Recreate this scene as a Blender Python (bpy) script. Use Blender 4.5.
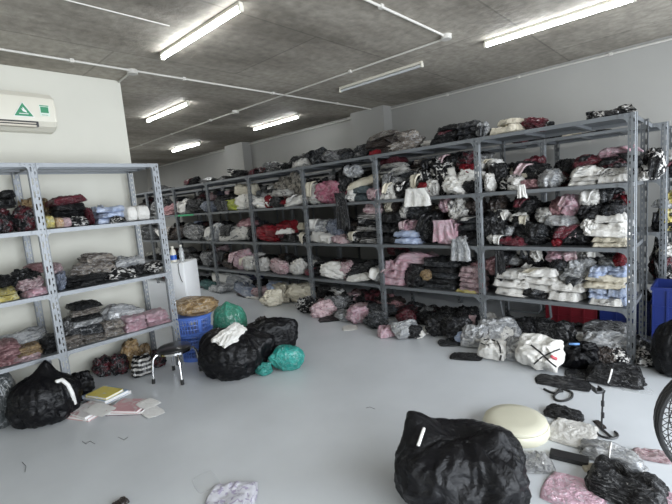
import bpy, bmesh, math, random
from mathutils import Vector, Matrix, noise
for o in list(bpy.data.objects): bpy.data.objects.remove(o)
S = bpy.context.scene
COL = S.collection
R_ = math.radians
# ------------------------------------------------------------------ camera
F, YAW, PITCH, ROLL, EYE = 421.47, 0.7534, 0.1248, -0.0814, 1.5289
_f = Vector((-math.sin(YAW)*math.cos(PITCH), math.cos(YAW)*math.cos(PITCH), -math.sin(PITCH)))
_r = Vector((math.cos(YAW), math.sin(YAW), 0)); _u = _r.cross(_f)
_R = _r*math.cos(ROLL)+_u*math.sin(ROLL); _U = _u*math.cos(ROLL)-_r*math.sin(ROLL)
cd = bpy.data.cameras.new('camera'); cam = bpy.data.objects.new('camera', cd); COL.objects.link(cam)
cd.sensor_width = 36; cd.lens = F/672*36; cd.clip_start = .05
cam.matrix_world = Matrix(((_R.x, _U.x, -_f.x, 0), (_R.y, _U.y, -_f.y, 0), (_R.z, _U.z, -_f.z, EYE), (0, 0, 0, 1)))
S.camera = cam
# ------------------------------------------------------------------ world, daylight, exposure
w = bpy.data.worlds.new('world'); S.world = w; w.use_nodes = True
w.node_tree.nodes['Background'].inputs[0].default_value = (.72, .84, 1, 1)
w.node_tree.nodes['Background'].inputs[1].default_value = 1.2
H_ = 2.925
def area(name, loc, rot, sx, sy, power, col):
    l = bpy.data.lights.new(name, 'AREA'); l.shape = 'RECTANGLE'; l.size = sx; l.size_y = sy; l.energy = power; l.color = col
    o = bpy.data.objects.new(name, l); COL.objects.link(o); o.location = loc; o.rotation_euler = rot
    return o
area('daylight_shopfront', (2.42, 1.6, 1.4), (0, R_(90), 0), 2.5, 6.2, 200, (.9, .95, 1))
area('ceiling_fill_beyond_wall', (-9.2, 2.9, H_ - .06), (0, 0, 0), 1.2, .05, 26, (.95, .98, 1))  # unseen fill light, added to brighten the dark room past the white wall
area('ceiling_fill_far_end', (-11.8, 3.6, H_ - .06), (0, 0, 0), 1.2, .05, 26, (.95, .98, 1))  # another added fill with no fitting, lifts the far end
TUBE = 20.0
vs = S.view_settings
vs.view_transform = 'Standard'; vs.look = 'None'; vs.gamma = 1; vs.exposure = 1.02
try: vs.use_curve_mapping = False
except Exception: pass
S.cycles.use_denoising = True
S.cycles.max_bounces = 6; S.cycles.diffuse_bounces = 4; S.cycles.glossy_bounces = 3; S.cycles.transmission_bounces = 4; S.cycles.transparent_max_bounces = 6
S.cycles.sample_clamp_indirect = 6
# ------------------------------------------------------------------ measured place
H, YB, XW, YE, XFAR = 2.925, 5.83, -4.68, 1.92, -13.2
Y1, X0, BAY, D1 = 3.9935, -0.5487, 1.2406, 0.651
ZL = [2.0, 1.4729, 0.9516, 0.4554]
XA, YA, BAY2, DA = -3.9995, 0.8792, 0.9758, 0.6038
# row behind
Y2, D2, X2, BAY3 = 5.16, 0.55, -0.455, 1.085
# pixel of the photograph -> a point of the place on a plane of the place
def ray(u, v): return _f + _R*((u-336)/F) + _U*((252-v)/F)
E0 = Vector((0, 0, EYE))
def onx(u, v, x): d = ray(u, v); return E0 + d*(x/d.x)
def ony(u, v, y): d = ray(u, v); return E0 + d*(y/d.y)
def onz(u, v, z): d = ray(u, v); return E0 + d*((z-EYE)/d.z)
def depth(p): return (Vector(p)-E0).dot(_f)
def pix(p):
    q = Vector(p)-E0; z = q.dot(_f); return (336+F*q.dot(_R)/z, 252-F*q.dot(_U)/z)
# ------------------------------------------------------------------ object helpers
def tag(o, label=None, cat=None, group=None, kind=None):
    if label: o['label'] = label
    if cat: o['category'] = cat
    if group: o['group'] = group
    if kind: o['kind'] = kind
    return o
def empty(name, loc=(0, 0, 0), rz=0, label=None, cat=None, group=None):
    o = bpy.data.objects.new(name, None); COL.objects.link(o); o.location = loc; o.rotation_euler = (0, 0, rz)
    o.empty_display_size = .05
    return tag(o, label, cat, group)
def link(name, me, mat=None, parent=None, loc=None, rot=None, scale=None):
    o = bpy.data.objects.new(name, me); COL.objects.link(o)
    if mat is not None:
        if len(me.materials) == 0: me.materials.append(mat)
        elif me.materials[0] != mat:
            o.material_slots[0].link = 'OBJECT'; o.material_slots[0].material = mat
    if parent: o.parent = parent
    if loc is not None: o.location = loc
    if rot is not None: o.rotation_euler = rot
    if scale is not None: o.scale = scale
    return o
class MB:
    """collects shapes of one part"""
    def __init__(s): s.bm = bmesh.new()
    def box(s, a, b, rot=None, bev=0):
        c = [(a[i]+b[i])/2 for i in range(3)]; d = [abs(b[i]-a[i]) for i in range(3)]
        m = Matrix.Translation(c) @ (rot if rot else Matrix.Identity(4)) @ Matrix.Diagonal((*d, 1))
        r = bmesh.ops.create_cube(s.bm, size=1, matrix=m)
        if bev:
            es = list({e for v in r['verts'] for e in v.link_edges})
            bmesh.ops.bevel(s.bm, geom=es, offset=bev, segments=2, affect='EDGES', profile=.5)
        return s
    def tube(s, pts, rad, n=8, closed=False):
        pts = [Vector(p) for p in pts]; rings = []; N = len(pts)
        rr = rad if isinstance(rad, (list, tuple)) else [rad]*N
        up = None
        for i, p in enumerate(pts):
            if closed: t = pts[(i+1) % N]-pts[i-1]
            else: t = pts[min(i+1, N-1)]-pts[max(i-1, 0)]
            t.normalize()
            if up is None: up = t.orthogonal().normalized()
            up = (up - t*up.dot(t))
            up = up.normalized() if up.length > 1e-6 else t.orthogonal().normalized()
            b = t.cross(up)
            rings.append([s.bm.verts.new(p+(up*math.cos(2*math.pi*k/n)+b*math.sin(2*math.pi*k/n))*rr[i]) for k in range(n)])
        rng = range(N) if closed else range(N-1)
        for i in rng:
            a, c = rings[i], rings[(i+1) % N]
            for k in range(n):
                try: s.bm.faces.new((a[k], a[(k+1) % n], c[(k+1) % n], c[k]))
                except ValueError: pass
        if not closed:
            s.bm.faces.new(rings[0][::-1]); s.bm.faces.new(rings[-1])
        return s
    def lathe(s, prof, c=(0, 0, 0), n=28, M=None):
        rings = []
        for r, z in prof:
            ring = []
            for k in range(n):
                a = 2*math.pi*k/n; p = Vector((r*math.cos(a), r*math.sin(a), z))
                if M: p = M @ p
                ring.append(s.bm.verts.new(p+Vector(c)))
            rings.append(ring)
        for a, b in zip(rings, rings[1:]):
            for k in range(n): s.bm.faces.new((a[k], a[(k+1) % n], b[(k+1) % n], b[k]))
        s.bm.faces.new(rings[0][::-1]); s.bm.faces.new(rings[-1])
        return s
    def prism(s, pts, ext):
        vs_ = [s.bm.verts.new(p) for p in pts]; f = s.bm.faces.new(vs_)
        g = bmesh.ops.extrude_face_region(s.bm, geom=[f]); 
        bmesh.ops.translate(s.bm, vec=ext, verts=[e for e in g['geom'] if isinstance(e, bmesh.types.BMVert)])
        return s
    def mesh(s, name, smooth=False, ang=None):
        bmesh.ops.recalc_face_normals(s.bm, faces=s.bm.faces)
        me = bpy.data.meshes.new(name); s.bm.to_mesh(me); s.bm.free()
        if smooth:
            me.polygons.foreach_set('use_smooth', [True]*len(me.polygons))
            if ang is not None: me.set_sharp_from_angle(angle=R_(ang))
        return me
    def build(s, name, mat, parent=None, smooth=False, ang=40, **k):
        return link(name, s.mesh(name, smooth, ang), mat, parent, **k)
# ------------------------------------------------------------------ materials
def newmat(name):
    m = bpy.data.materials.new(name); m.use_nodes = True
    nt = m.node_tree; return m, nt, nt.nodes['Principled BSDF']
def simple(name, col, rough=.5, metal=0, coat=0, bump=0, bscale=20, var=0, emis=None, alpha=1, trans=0):
    m, nt, b = newmat(name); N, L = nt.nodes, nt.links
    b.inputs['Base Color'].default_value = (*col, 1); b.inputs['Roughness'].default_value = rough; b.inputs['Metallic'].default_value = metal
    b.inputs['Coat Weight'].default_value = coat; b.inputs['Coat Roughness'].default_value = .12
    b.inputs['Alpha'].default_value = alpha; b.inputs['Transmission Weight'].default_value = trans
    if emis: b.inputs['Emission Color'].default_value = (*emis[0], 1); b.inputs['Emission Strength'].default_value = emis[1]
    if bump or var:
        tc = N.new('ShaderNodeTexCoord'); nz = N.new('ShaderNodeTexNoise'); nz.inputs['Scale'].default_value = bscale; nz.inputs['Detail'].default_value = 5
        L.new(tc.outputs['Object'], nz.inputs['Vector'])
        if bump:
            bp = N.new('ShaderNodeBump'); bp.inputs['Strength'].default_value = bump; bp.inputs['Distance'].default_value = .02
            L.new(nz.outputs['Fac'], bp.inputs['Height']); L.new(bp.outputs[0], b.inputs['Normal'])
        if var:
            cr = N.new('ShaderNodeValToRGB'); cr.color_ramp.elements[0].position = .3; cr.color_ramp.elements[1].position = .7
            cr.color_ramp.elements[0].color = (*[c*(1-var) for c in col], 1); cr.color_ramp.elements[1].color = (*[min(1, c*(1+var)) for c in col], 1)
            L.new(nz.outputs['Fac'], cr.inputs[0]); L.new(cr.outputs[0], b.inputs['Base Color'])
    return m
def cloth(name, a, b2=None, amount=.5, stripes=0, coat=.5, rough=.5, film=0.0, bump=.9, coord='Object', scale=3.2):
    """fabric in a crumpled clear wrapper: colour a with printed patches of b2; film = share of pale clouded plastic and of painted crease glints"""
    m, nt, bs = newmat(name); N, L = nt.nodes, nt.links
    tc = N.new('ShaderNodeTexCoord'); oi = N.new('ShaderNodeObjectInfo')
    add = N.new('ShaderNodeVectorMath'); add.operation = 'MULTIPLY_ADD'
    L.new(oi.outputs['Random'], add.inputs[0]); add.inputs[1].default_value = (37, 53, 71); L.new(tc.outputs[coord], add.inputs[2])
    vec = add.outputs[0]
    col = N.new('ShaderNodeRGB'); col.outputs[0].default_value = (*a, 1); cur = col.outputs[0]
    def mix(fac, c1, c2):
        mx = N.new('ShaderNodeMix'); mx.data_type = 'RGBA'; L.new(fac, mx.inputs[0]); L.new(c1, mx.inputs[6])
        if isinstance(c2, tuple): mx.inputs[7].default_value = (*c2, 1)
        else: L.new(c2, mx.inputs[7])
        return mx.outputs[2]
    def ramp(src, p0, p1):
        r = N.new('ShaderNodeMapRange'); r.inputs[1].default_value = p0; r.inputs[2].default_value = p1; L.new(src, r.inputs[0]); return r.outputs[0]
    if b2:
        if stripes:
            wv = N.new('ShaderNodeTexWave'); wv.inputs['Scale'].default_value = stripes; wv.inputs['Distortion'].default_value = 6; wv.inputs['Detail'].default_value = 3
            wv.bands_direction = 'Z'; L.new(vec, wv.inputs['Vector']); fac = ramp(wv.outputs['Fac'], 1-amount-.08, 1-amount+.08)
        else:
            n1 = N.new('ShaderNodeTexNoise'); n1.inputs['Scale'].default_value = scale; n1.inputs['Detail'].default_value = 3; n1.inputs['Distortion'].default_value = 1.2
            L.new(vec, n1.inputs['Vector']); t = .5+(.5-amount)*.5; fac = ramp(n1.outputs['Fac'], t-.03, t+.03)
        cur = mix(fac, cur, b2)
    # random shade per garment
    hv = N.new('ShaderNodeHueSaturation'); rv = N.new('ShaderNodeMapRange'); L.new(oi.outputs['Random'], rv.inputs[0]); rv.inputs[3].default_value = .78; rv.inputs[4].default_value = 1.15
    L.new(rv.outputs[0], hv.inputs['Value']); L.new(cur, hv.inputs['Color']); cur = hv.outputs[0]
    n2 = N.new('ShaderNodeTexNoise'); n2.inputs['Scale'].default_value = 4.5; n2.inputs['Detail'].default_value = 6; n2.inputs['Roughness'].default_value = .6; n2.inputs['Distortion'].default_value = 2.2
    L.new(vec, n2.inputs['Vector'])
    if film:
        fr = ramp(n2.outputs['Fac'], .5, .72); ml = N.new('ShaderNodeMath'); ml.operation = 'MULTIPLY'; ml.inputs[1].default_value = film; L.new(fr, ml.inputs[0])
        cur = mix(ml.outputs[0], cur, (.5, .5, .51))
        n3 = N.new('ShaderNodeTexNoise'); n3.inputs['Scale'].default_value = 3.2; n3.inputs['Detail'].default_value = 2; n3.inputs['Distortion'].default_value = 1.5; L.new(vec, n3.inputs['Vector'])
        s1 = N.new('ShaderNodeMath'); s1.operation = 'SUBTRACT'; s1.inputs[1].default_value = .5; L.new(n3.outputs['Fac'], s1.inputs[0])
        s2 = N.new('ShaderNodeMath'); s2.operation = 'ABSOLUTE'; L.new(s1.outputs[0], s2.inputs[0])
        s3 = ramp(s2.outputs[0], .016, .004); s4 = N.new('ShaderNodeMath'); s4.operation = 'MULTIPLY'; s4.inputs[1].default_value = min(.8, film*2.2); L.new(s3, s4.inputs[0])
        cur = mix(s4.outputs[0], cur, (.6, .6, .6))  # glints on the creased film, painted in as thin pale lines
    L.new(cur, bs.inputs['Base Color'])
    bs.inputs['Roughness'].default_value = rough; bs.inputs['Coat Weight'].default_value = coat; bs.inputs['Coat Roughness'].default_value = .08; bs.inputs['Specular IOR Level'].default_value = .16
    if bump:
        bp = N.new('ShaderNodeBump'); bp.inputs['Strength'].default_value = bump; bp.inputs['Distance'].default_value = .05
        L.new(n2.outputs['Fac'], bp.inputs['Height']); L.new(bp.outputs[0], bs.inputs['Normal'])
    return m
BLK = (.007, .007, .008); WHT = (.74, .73, .7)
# colour key -> (word, material)
CM = {}
def reg(k, word, *a, **kw): CM[k] = (word, cloth('garment_'+word.replace('-', '_').replace(' ', '_'), *a, **kw))
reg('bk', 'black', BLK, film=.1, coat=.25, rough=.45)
reg('bw', 'black-and-white', BLK, (.7, .68, .65), .42, coat=.3, scale=4.5)
reg('st', 'black-and-white striped', BLK, (.62, .6, .57), .4, stripes=1.6, coat=.5)
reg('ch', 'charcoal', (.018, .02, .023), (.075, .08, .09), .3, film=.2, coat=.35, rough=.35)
reg('gr', 'grey', (.16, .16, .16), (.06, .06, .06), .45, film=.4, coat=.5)
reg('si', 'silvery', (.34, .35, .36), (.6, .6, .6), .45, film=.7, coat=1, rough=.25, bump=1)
reg('wh', 'white', (.76, .74, .7), coat=.25, rough=.6, bump=.6)
reg('wp', 'white-and-grey', (.64, .62, .58), (.17, .17, .17), .34, coat=.3, scale=5)
reg('cr', 'cream', (.62, .57, .46), coat=.2, rough=.6, bump=.6)
reg('tw', 'speckled beige', (.4, .37, .32), (.12, .11, .1), .42, coat=.2, scale=8)
reg('pk', 'pink', (.62, .36, .42), (.68, .48, .54), .5, film=.3, coat=.5)
reg('pp', 'pale-pink', (.66, .47, .49), (.34, .15, .18), .3, film=.4, coat=.5, scale=5)
reg('dp', 'dusty-pink', (.33, .17, .18), (.5, .3, .31), .45, coat=.4)
reg('ro', 'rose', (.4, .11, .17), (.5, .24, .29), .4, film=.2, coat=.5)
reg('ma', 'maroon', (.09, .01, .018), (.15, .018, .03), .4, film=.12, coat=.35, rough=.35)
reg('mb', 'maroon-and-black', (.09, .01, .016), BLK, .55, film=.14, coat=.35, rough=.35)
reg('re', 'red', (.22, .01, .018), (.12, .006, .01), .4, coat=.3)
reg('lb', 'pale-blue', (.42, .5, .68), (.55, .61, .75), .5, coat=.3, bump=.6)
reg('bg', 'blue-grey', (.17, .2, .27), (.28, .31, .38), .4, film=.3, coat=.5)
reg('nv', 'navy', (.016, .022, .05), film=.25, coat=.6)
reg('sl', 'slate', (.09, .115, .125), (.13, .16, .17), .4, coat=.4)
reg('br', 'dark-brown', (.03, .02, .016), (.075, .055, .045), .4, film=.12, coat=.4)
reg('tp', 'taupe', (.3, .26, .22), (.12, .1, .085), .5, film=.5, coat=.6)
reg('tn', 'tan', (.4, .27, .13), (.2, .12, .05), .4, film=.2, coat=.3)
reg('ye', 'yellow', (.66, .55, .16), (.7, .66, .4), .4, film=.2, coat=.4)
reg('li', 'lime', (.42, .47, .05), (.55, .58, .2), .35, film=.2, coat=.5)
reg('pe', 'peach', (.66, .42, .24), (.7, .55, .4), .4, film=.2, coat=.4)
reg('tl', 'teal', (.03, .09, .09), (.06, .15, .14), .4, coat=.4)
M = {}
M['steel'] = simple('grey_painted_steel', (.155, .165, .175), .42, .35, var=.1, bscale=3)
M['steel_white'] = simple('pale_grey_painted_steel', (.22, .232, .246), .42, .2, var=.08, bscale=3)
M['white_plastic'] = simple('white_plastic', (.66, .63, .54), .35)
M['bright_white'] = simple('bright_white_laminate', (.8, .8, .8), .35)
M['chrome'] = simple('chrome', (.75, .75, .76), .15, 1)
M['black_plastic'] = simple('black_plastic', (.014, .014, .015), .4, coat=.2)
M['black_vinyl'] = simple('black_vinyl', (.012, .012, .013), .3, coat=.5)
M['rubber'] = simple('black_rubber', (.015, .015, .015), .8)
M['bag'] = cloth('black_polythene', (.004, .004, .005), None, coat=.1, rough=.24, film=0, bump=.45, scale=3)
M['bag_grey'] = cloth('smoky_polythene', (.06, .068, .07), None, coat=.6, rough=.35, film=.2, bump=.5)
M['green'] = cloth('green_polythene', (.035, .2, .13), (.06, .28, .2), .4, coat=.5, rough=.35, film=.1, bump=.6)
M['teal_bag'] = cloth('turquoise_polythene', (.02, .27, .23), (.06, .38, .33), .4, coat=.5, rough=.35, film=.1, bump=.6)
M['strap'] = simple('black_strap', (.01, .01, .01), .6)
M['paper'] = simple('white_paper', (.75, .74, .72), .7)
M['pvc'] = simple('white_conduit_pvc', (.5, .48, .44), .4)
M['clear'] = simple('clear_film', (.8, .82, .83), .12, bump=.5, bscale=14, alpha=.16, coat=1)
# ------------------------------------------------------------------ room shell
def concrete(name):
    m, nt, b = newmat(name); N, L = nt.nodes, nt.links
    tc = N.new('ShaderNodeTexCoord')
    n1 = N.new('ShaderNodeTexNoise'); n1.inputs['Scale'].default_value = .9; n1.inputs['Detail'].default_value = 8; n1.inputs['Roughness'].default_value = .65
    mp = N.new('ShaderNodeMapping'); mp.inputs['Scale'].default_value = (1, .35, 1); L.new(tc.outputs['Object'], mp.inputs[0]); L.new(mp.outputs[0], n1.inputs['Vector'])
    cr = N.new('ShaderNodeValToRGB'); e = cr.color_ramp.elements
    e[0].position = .38; e[0].color = (.18, .152, .112, 1); e[1].position = .64; e[1].color = (.42, .37, .29, 1)
    L.new(n1.outputs['Fac'], cr.inputs[0])
    # joints of the formwork boards
    bk = N.new('ShaderNodeTexBrick'); bk.inputs['Scale'].default_value = 1; bk.inputs['Brick Width'].default_value = 2.44; bk.inputs['Row Height'].default_value = 1.22
    bk.inputs['Mortar Size'].default_value = .012; bk.inputs['Mortar Smooth'].default_value = .6; bk.inputs['Color1'].default_value = (1, 1, 1, 1); bk.inputs['Color2'].default_value = (.84, .84, .84, 1); bk.inputs['Mortar'].default_value = (.55, .55, .55, 1)
    m2 = N.new('ShaderNodeMapping'); m2.inputs['Rotation'].default_value = (0, 0, R_(90)); m2.inputs['Location'].default_value = (.35, .2, 0); L.new(tc.outputs['Object'], m2.inputs[0]); L.new(m2.outputs[0], bk.inputs['Vector'])
    mx = N.new('ShaderNodeMix'); mx.data_type = 'RGBA'; mx.blend_type = 'MULTIPLY'; mx.inputs[0].default_value = .8
    L.new(cr.outputs[0], mx.inputs[6]); L.new(bk.outputs['Color'], mx.inputs[7])
    n2 = N.new('ShaderNodeTexNoise'); n2.inputs['Scale'].default_value = 14; n2.inputs['Detail'].default_value = 6; L.new(tc.outputs['Object'], n2.inputs['Vector'])
    m3 = N.new('ShaderNodeMix'); m3.data_type = 'RGBA'; m3.blend_type = 'OVERLAY'; m3.inputs[0].default_value = .45; L.new(mx.outputs[2], m3.inputs[6]); L.new(n2.outputs['Fac'], m3.inputs[7])
    hs = N.new('ShaderNodeHueSaturation'); hs.inputs['Saturation'].default_value = .72; L.new(m3.outputs[2], hs.inputs['Color'])
    L.new(hs.outputs[0], b.inputs['Base Color']); b.inputs['Roughness'].default_value = .85
    bp = N.new('ShaderNodeBump'); bp.inputs['Strength'].default_value = .35; bp.inputs['Distance'].default_value = .02; L.new(n2.outputs['Fac'], bp.inputs['Height']); L.new(bp.outputs[0], b.inputs['Normal'])
    return m
def epoxy(name):
    m, nt, b = newmat(name); N, L = nt.nodes, nt.links
    tc = N.new('ShaderNodeTexCoord'); n1 = N.new('ShaderNodeTexNoise'); n1.inputs['Scale'].default_value = 1.6; n1.inputs['Detail'].default_value = 7
    L.new(tc.outputs['Object'], n1.inputs['Vector'])
    cr = N.new('ShaderNodeValToRGB'); e = cr.color_ramp.elements; e[0].position = .3; e[0].color = (.51, .53, .55, 1); e[1].position = .7; e[1].color = (.59, .612, .635, 1)
    L.new(n1.outputs['Fac'], cr.inputs[0]); L.new(cr.outputs[0], b.inputs['Base Color'])
    mr = N.new('ShaderNodeMapRange'); mr.inputs[3].default_value = .26; mr.inputs[4].default_value = .42; L.new(n1.outputs['Fac'], mr.inputs[0]); L.new(mr.outputs[0], b.inputs['Roughness'])
    n2 = N.new('ShaderNodeTexNoise'); n2.inputs['Scale'].default_value = 5; L.new(tc.outputs['Object'], n2.inputs['Vector'])
    bp = N.new('ShaderNodeBump'); bp.inputs['Strength'].default_value = .06; bp.inputs['Distance'].default_value = .02; L.new(n2.outputs['Fac'], bp.inputs['Height']); L.new(bp.outputs[0], b.inputs['Normal'])
    b.inputs['Specular IOR Level'].default_value = .5
    return m
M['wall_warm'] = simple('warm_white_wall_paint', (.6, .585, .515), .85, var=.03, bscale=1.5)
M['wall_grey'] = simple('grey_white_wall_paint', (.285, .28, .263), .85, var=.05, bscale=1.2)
XR, YF = 2.5, -2.2
def struct(name, a, b, mat): return tag(MB().box(a, b).build(name, mat), kind='structure')
struct('floor', (XFAR-.2, YF-.2, -.1), (XR+.2, YB+.2, 0), epoxy('grey_epoxy_floor'))
struct('ceiling', (XFAR-.2, YF-.2, H), (XR+.2, YB+.2, H+.15), concrete('raw_concrete'))
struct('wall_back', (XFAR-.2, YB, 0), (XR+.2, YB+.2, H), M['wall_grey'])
struct('wall_left', (XFAR, YF, 0), (XW, YE, H), M['wall_warm'])
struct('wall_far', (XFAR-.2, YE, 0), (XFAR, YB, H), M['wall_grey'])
struct('wall_front', (XW, YF-.2, 0), (XR+.2, YF, H), M['wall_warm'])
wr = MB()
wr.box((XR, YF, 0), (XR+.2, -1.6, H)); wr.box((XR, 4.8, 0), (XR+.2, YB, H)); wr.box((XR, -1.6, 2.7), (XR+.2, 4.8, H)); wr.box((XR, -1.6, 0), (XR+.2, 4.8, .1))
tag(wr.build('wall_right', M['wall_warm']), kind='structure')
wf = MB()
for y in (-1.57, 0, 1.6, 3.2, 4.77): wf.box((XR+.06, y-.03, .1), (XR+.14, y+.03, 2.7))
for z in (.13, 2.67): wf.box((XR+.06, -1.6, z-.03), (XR+.14, 4.8, z+.03))
tag(wf.build('window_1', M['steel']), kind='structure')
for i, x1 in enumerate((-4.0, -7.8)):
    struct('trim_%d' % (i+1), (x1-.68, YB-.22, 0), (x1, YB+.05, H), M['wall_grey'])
# ------------------------------------------------------------------ slotted steel racks
def leg_faces(bm, org, da, wd, hgt, slots):
    """one leg of an angle post: a strip along da with two columns of slots"""
    o = Vector(org); da = Vector(da); z = Vector((0, 0, 1))
    def q(a0, a1, z0, z1):
        bm.faces.new([bm.verts.new(o+da*a+z*b) for a, b in ((a0, z0), (a1, z0), (a1, z1), (a0, z1))])
    if not slots: q(0, wd, 0, hgt); return
    c = [0, .2*wd, .36*wd, .62*wd, .8*wd, wd]
    q(c[0], c[1], 0, hgt); q(c[2], c[3], 0, hgt); q(c[4], c[5], 0, hgt)
    for (a0, a1), pitch, ln, ph in (((c[1], c[2]), .05, .022, .01), ((c[3], c[4]), .1, .05, .03)):
        z0 = 0; k = 0
        while True:
            s0 = ph+k*pitch; s1 = s0+ln
            if s1 > hgt-.01: q(a0, a1, z0, hgt); break
            q(a0, a1, z0, s0); z0 = s1; k += 1
def post_mesh(name, along, across, w1=.058, w2=.038, hgt=2.0):
    bm = bmesh.new(); a = Vector(along)
    leg_faces(bm, -a*w1/2, a, w1, hgt, True)
    leg_faces(bm, a*w1/2, across, w2, hgt, True)
    bmesh.ops.remove_doubles(bm, verts=bm.verts, dist=1e-5)
    bmesh.ops.recalc_face_normals(bm, faces=bm.faces)
    bmesh.ops.solidify(bm, geom=bm.faces[:], thickness=.0025)
    me = bpy.data.meshes.new(name); bm.to_mesh(me); bm.free(); return me
def shelf_mesh(name, lx, ly, lip=.033):
    m = MB(); t = .003
    m.box((0, 0, -t), (lx, ly, 0))
    m.box((0, 0, -lip), (lx, t, -t)); m.box((0, ly-t, -lip), (lx, ly, -t)); m.box((0, 0, -lip), (t, ly, -t)); m.box((lx-t, 0, -lip), (lx, ly, -t))
    for f in (.33, .66): m.box((lx*f-.02, t, -.03), (lx*f+.02, ly-t, -t))
    return m.mesh(name)
def gusset_mesh(name, ax, n):
    """triangular plate with a bolt head; ax = direction away from the post, n = outward normal"""
    a, n = Vector(ax), Vector(n); m = MB()
    pts = [Vector((0, 0, 0)), a*.075, a*.075+Vector((0, 0, -.036)), a*.035+Vector((0, 0, -.048)), a*.018+Vector((0, 0, -.065)), a*.008+Vector((0, 0, -.085)), Vector((0, 0, -.085))]
    m.prism(pts, n*.003)
    m.tube([a*.03+Vector((0, 0, -.02))+n*.003, a*.03+Vector((0, 0, -.02))+n*.012], .009, 6)
    return m.mesh(name)
def rack(name, label, org, dx, nb, bay, dep, mat, group=None, zz=ZL, gs_=.85):
    """org: front corner post; bays run along dx; depth runs along dz"""
    root = empty(name, org, 0, label, 'shelving rack', group)
    dx = Vector(dx); dz = Vector((0, 1, 0)) if abs(dx.x) > .5 else Vector((-1, 0, 0))
    fm = post_mesh('front_post', -dx, dz); bmn = post_mesh('rear_post', -dx, -dz)
    for k in range(nb+1):
        link('post', fm, mat, root, loc=dx*bay*k); link('post', bmn, mat, root, loc=dx*bay*k+dz*dep)
    if abs(dx.x) > .5: sm = shelf_mesh('shelf', bay-.004, dep-.006)
    else: sm = shelf_mesh('shelf', dep-.006, bay-.004)
    ga = gusset_mesh('gusset', dx, -dz); gb = gusset_mesh('gusset', -dx, -dz)
    for gm_ in (ga, gb): gm_.transform(Matrix.Diagonal((gs_, gs_, gs_, 1)))
    for k in range(nb):
        for z in zz:
            if abs(dx.x) > .5: loc = dx*bay*(k+1)+Vector((.002, .003, z))
            else: loc = dx*bay*k+Vector((-dep+.003, .002, z))
            link('shelf', sm, mat, root, loc=loc)
            link('gusset', ga, mat, root, loc=dx*(bay*k+.027)+Vector((0, 0, z))-dz*.003)
            link('gusset', gb, mat, root, loc=dx*(bay*(k+1)-.027)+Vector((0, 0, z))-dz*.003)
    return root
long_rack = rack('shelving_rack', 'long grey slotted-steel rack crammed with clothes across the middle of the room', (X0, Y1, 0), (-1, 0, 0), 9, BAY, D1, M['steel'])
MB().box((-.003, D1, 1.962), (.0, Y2-Y1, 2.0)).box((-.04, D1, 1.997), (.0, Y2-Y1, 2.0)).build('tie_bar', M['steel_white'], long_rack)
g = simple('green_tape', (.03, .3, .13), .5)
MB().box((-7.45, -.004, 1.436), (-6.75, -.001, 1.47)).build('green_tape', g, long_rack)['label'] = 'green tape along a shelf edge'
rear_rack = rack('shelving_rack', 'grey slotted-steel rack standing behind the long rack, against the back wall', (X2, Y2, 0), (-1, 0, 0), 10, BAY3, D2, M['steel'])
wall_rack = rack('shelving_rack', 'pale slotted-steel rack along the white wall under the air conditioner', (XA, YA-BAY2, 0), (0, 1, 0), 2, BAY2, DA, M['steel_white'], gs_=.62)
# ------------------------------------------------------------------ ceiling lamps and conduits
M['tube_on'] = simple('glowing_tube', (.9, .92, .95), .4, emis=((.93, .97, 1), TUBE))
M['tube_off'] = simple('unlit_tube', (.5, .51, .52), .3)
def batten(x, y, label, lit=True):
    r = empty('ceiling_lamp', (x, y, H), 0, label, 'lamp', 'fluorescent battens on the ceiling')
    MB().box((-.6, -.018, -.026), (.6, .018, 0), bev=.005).build('housing', M['white_plastic'], r)
    MB().tube([(-.585, 0, -.046), (.585, 0, -.046)], .0145, 12).build('tube', M['tube_on' if lit else 'tube_off'], r, smooth=True)
    for s in (-1, 1): MB().box((s*.605, -.018, -.064), (s*.582, .018, -.022), bev=.005).build('end_cap', M['white_plastic'], r)
batten(-1.165, 4.22, 'large bright ceiling tube nearest the corner post of the long rack')
batten(-3.09, 1.905, 'bright ceiling tube nearest the air conditioner wall')
batten(-5.68, 2.89, 'bright ceiling tube just past the end of the white wall')
batten(-5.68, 4.81, 'bright ceiling tube above the long rack between the two wall columns')
batten(-8.58, 4.71, 'small bright ceiling tube deepest in the room')
batten(-3.05, 4.21, 'unlit ceiling tube between the lit ones', False)
def conduit(pts, label, clips=(), rad=.0105):
    r = empty('conduit', pts[0], 0, label, 'conduit'); o = Vector(pts[0])
    MB().tube([Vector(p)-o for p in pts], rad, 8).build('pipe', M['pvc'], r, smooth=True)
    for c in clips: MB().box(Vector(c)-o-Vector((.018, .018, .016)), Vector(c)-o+Vector((.018, .018, .016)), bev=.004).build('clip', M['pvc'], r)
zc = H-.014
conduit([(-4.24, YF, zc), (-4.24, YB, zc)], 'white conduit crossing the ceiling beside the white wall', [(-4.24, y, zc) for y in (.2, 1.35, 2.4, 3.6, 4.8)])
conduit([(-13, 3.76, zc), (-1.92, 3.78, zc)], 'white conduit running along the ceiling parallel to the long rack', [(x, 3.77, zc) for x in (-8.6, -7.3, -6, -3.1)])
conduit([(-1.92, YF, zc), (-1.92, 3.7, zc)], 'white conduit meeting the round junction box from the camera side', [(-1.92, y, zc) for y in (.5, 1.7, 2.75)])
conduit([(-12.9, YB-.03, zc-.03), (-4.70, YB-.03, zc-.03)], 'white conduit in the corner above the back wall, between the columns')
conduit([(-3.98, YB-.03, zc-.03), (XR, YB-.03, zc-.03)], 'white conduit in the corner above the back wall, over the long rack', [(x, YB-.03, zc-.03) for x in (-3, -2, -1)])
conduit([(-4.29, 1.88, zc), (-4.67, 1.9, zc)], 'short conduit stub to the corner of the white wall')
conduit([(-3.12, YF, H-.006), (-3.12, 1.7, H-.006)], 'thin grey conduit ending above the bright ceiling tube by the white wall', (), .005)
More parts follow.
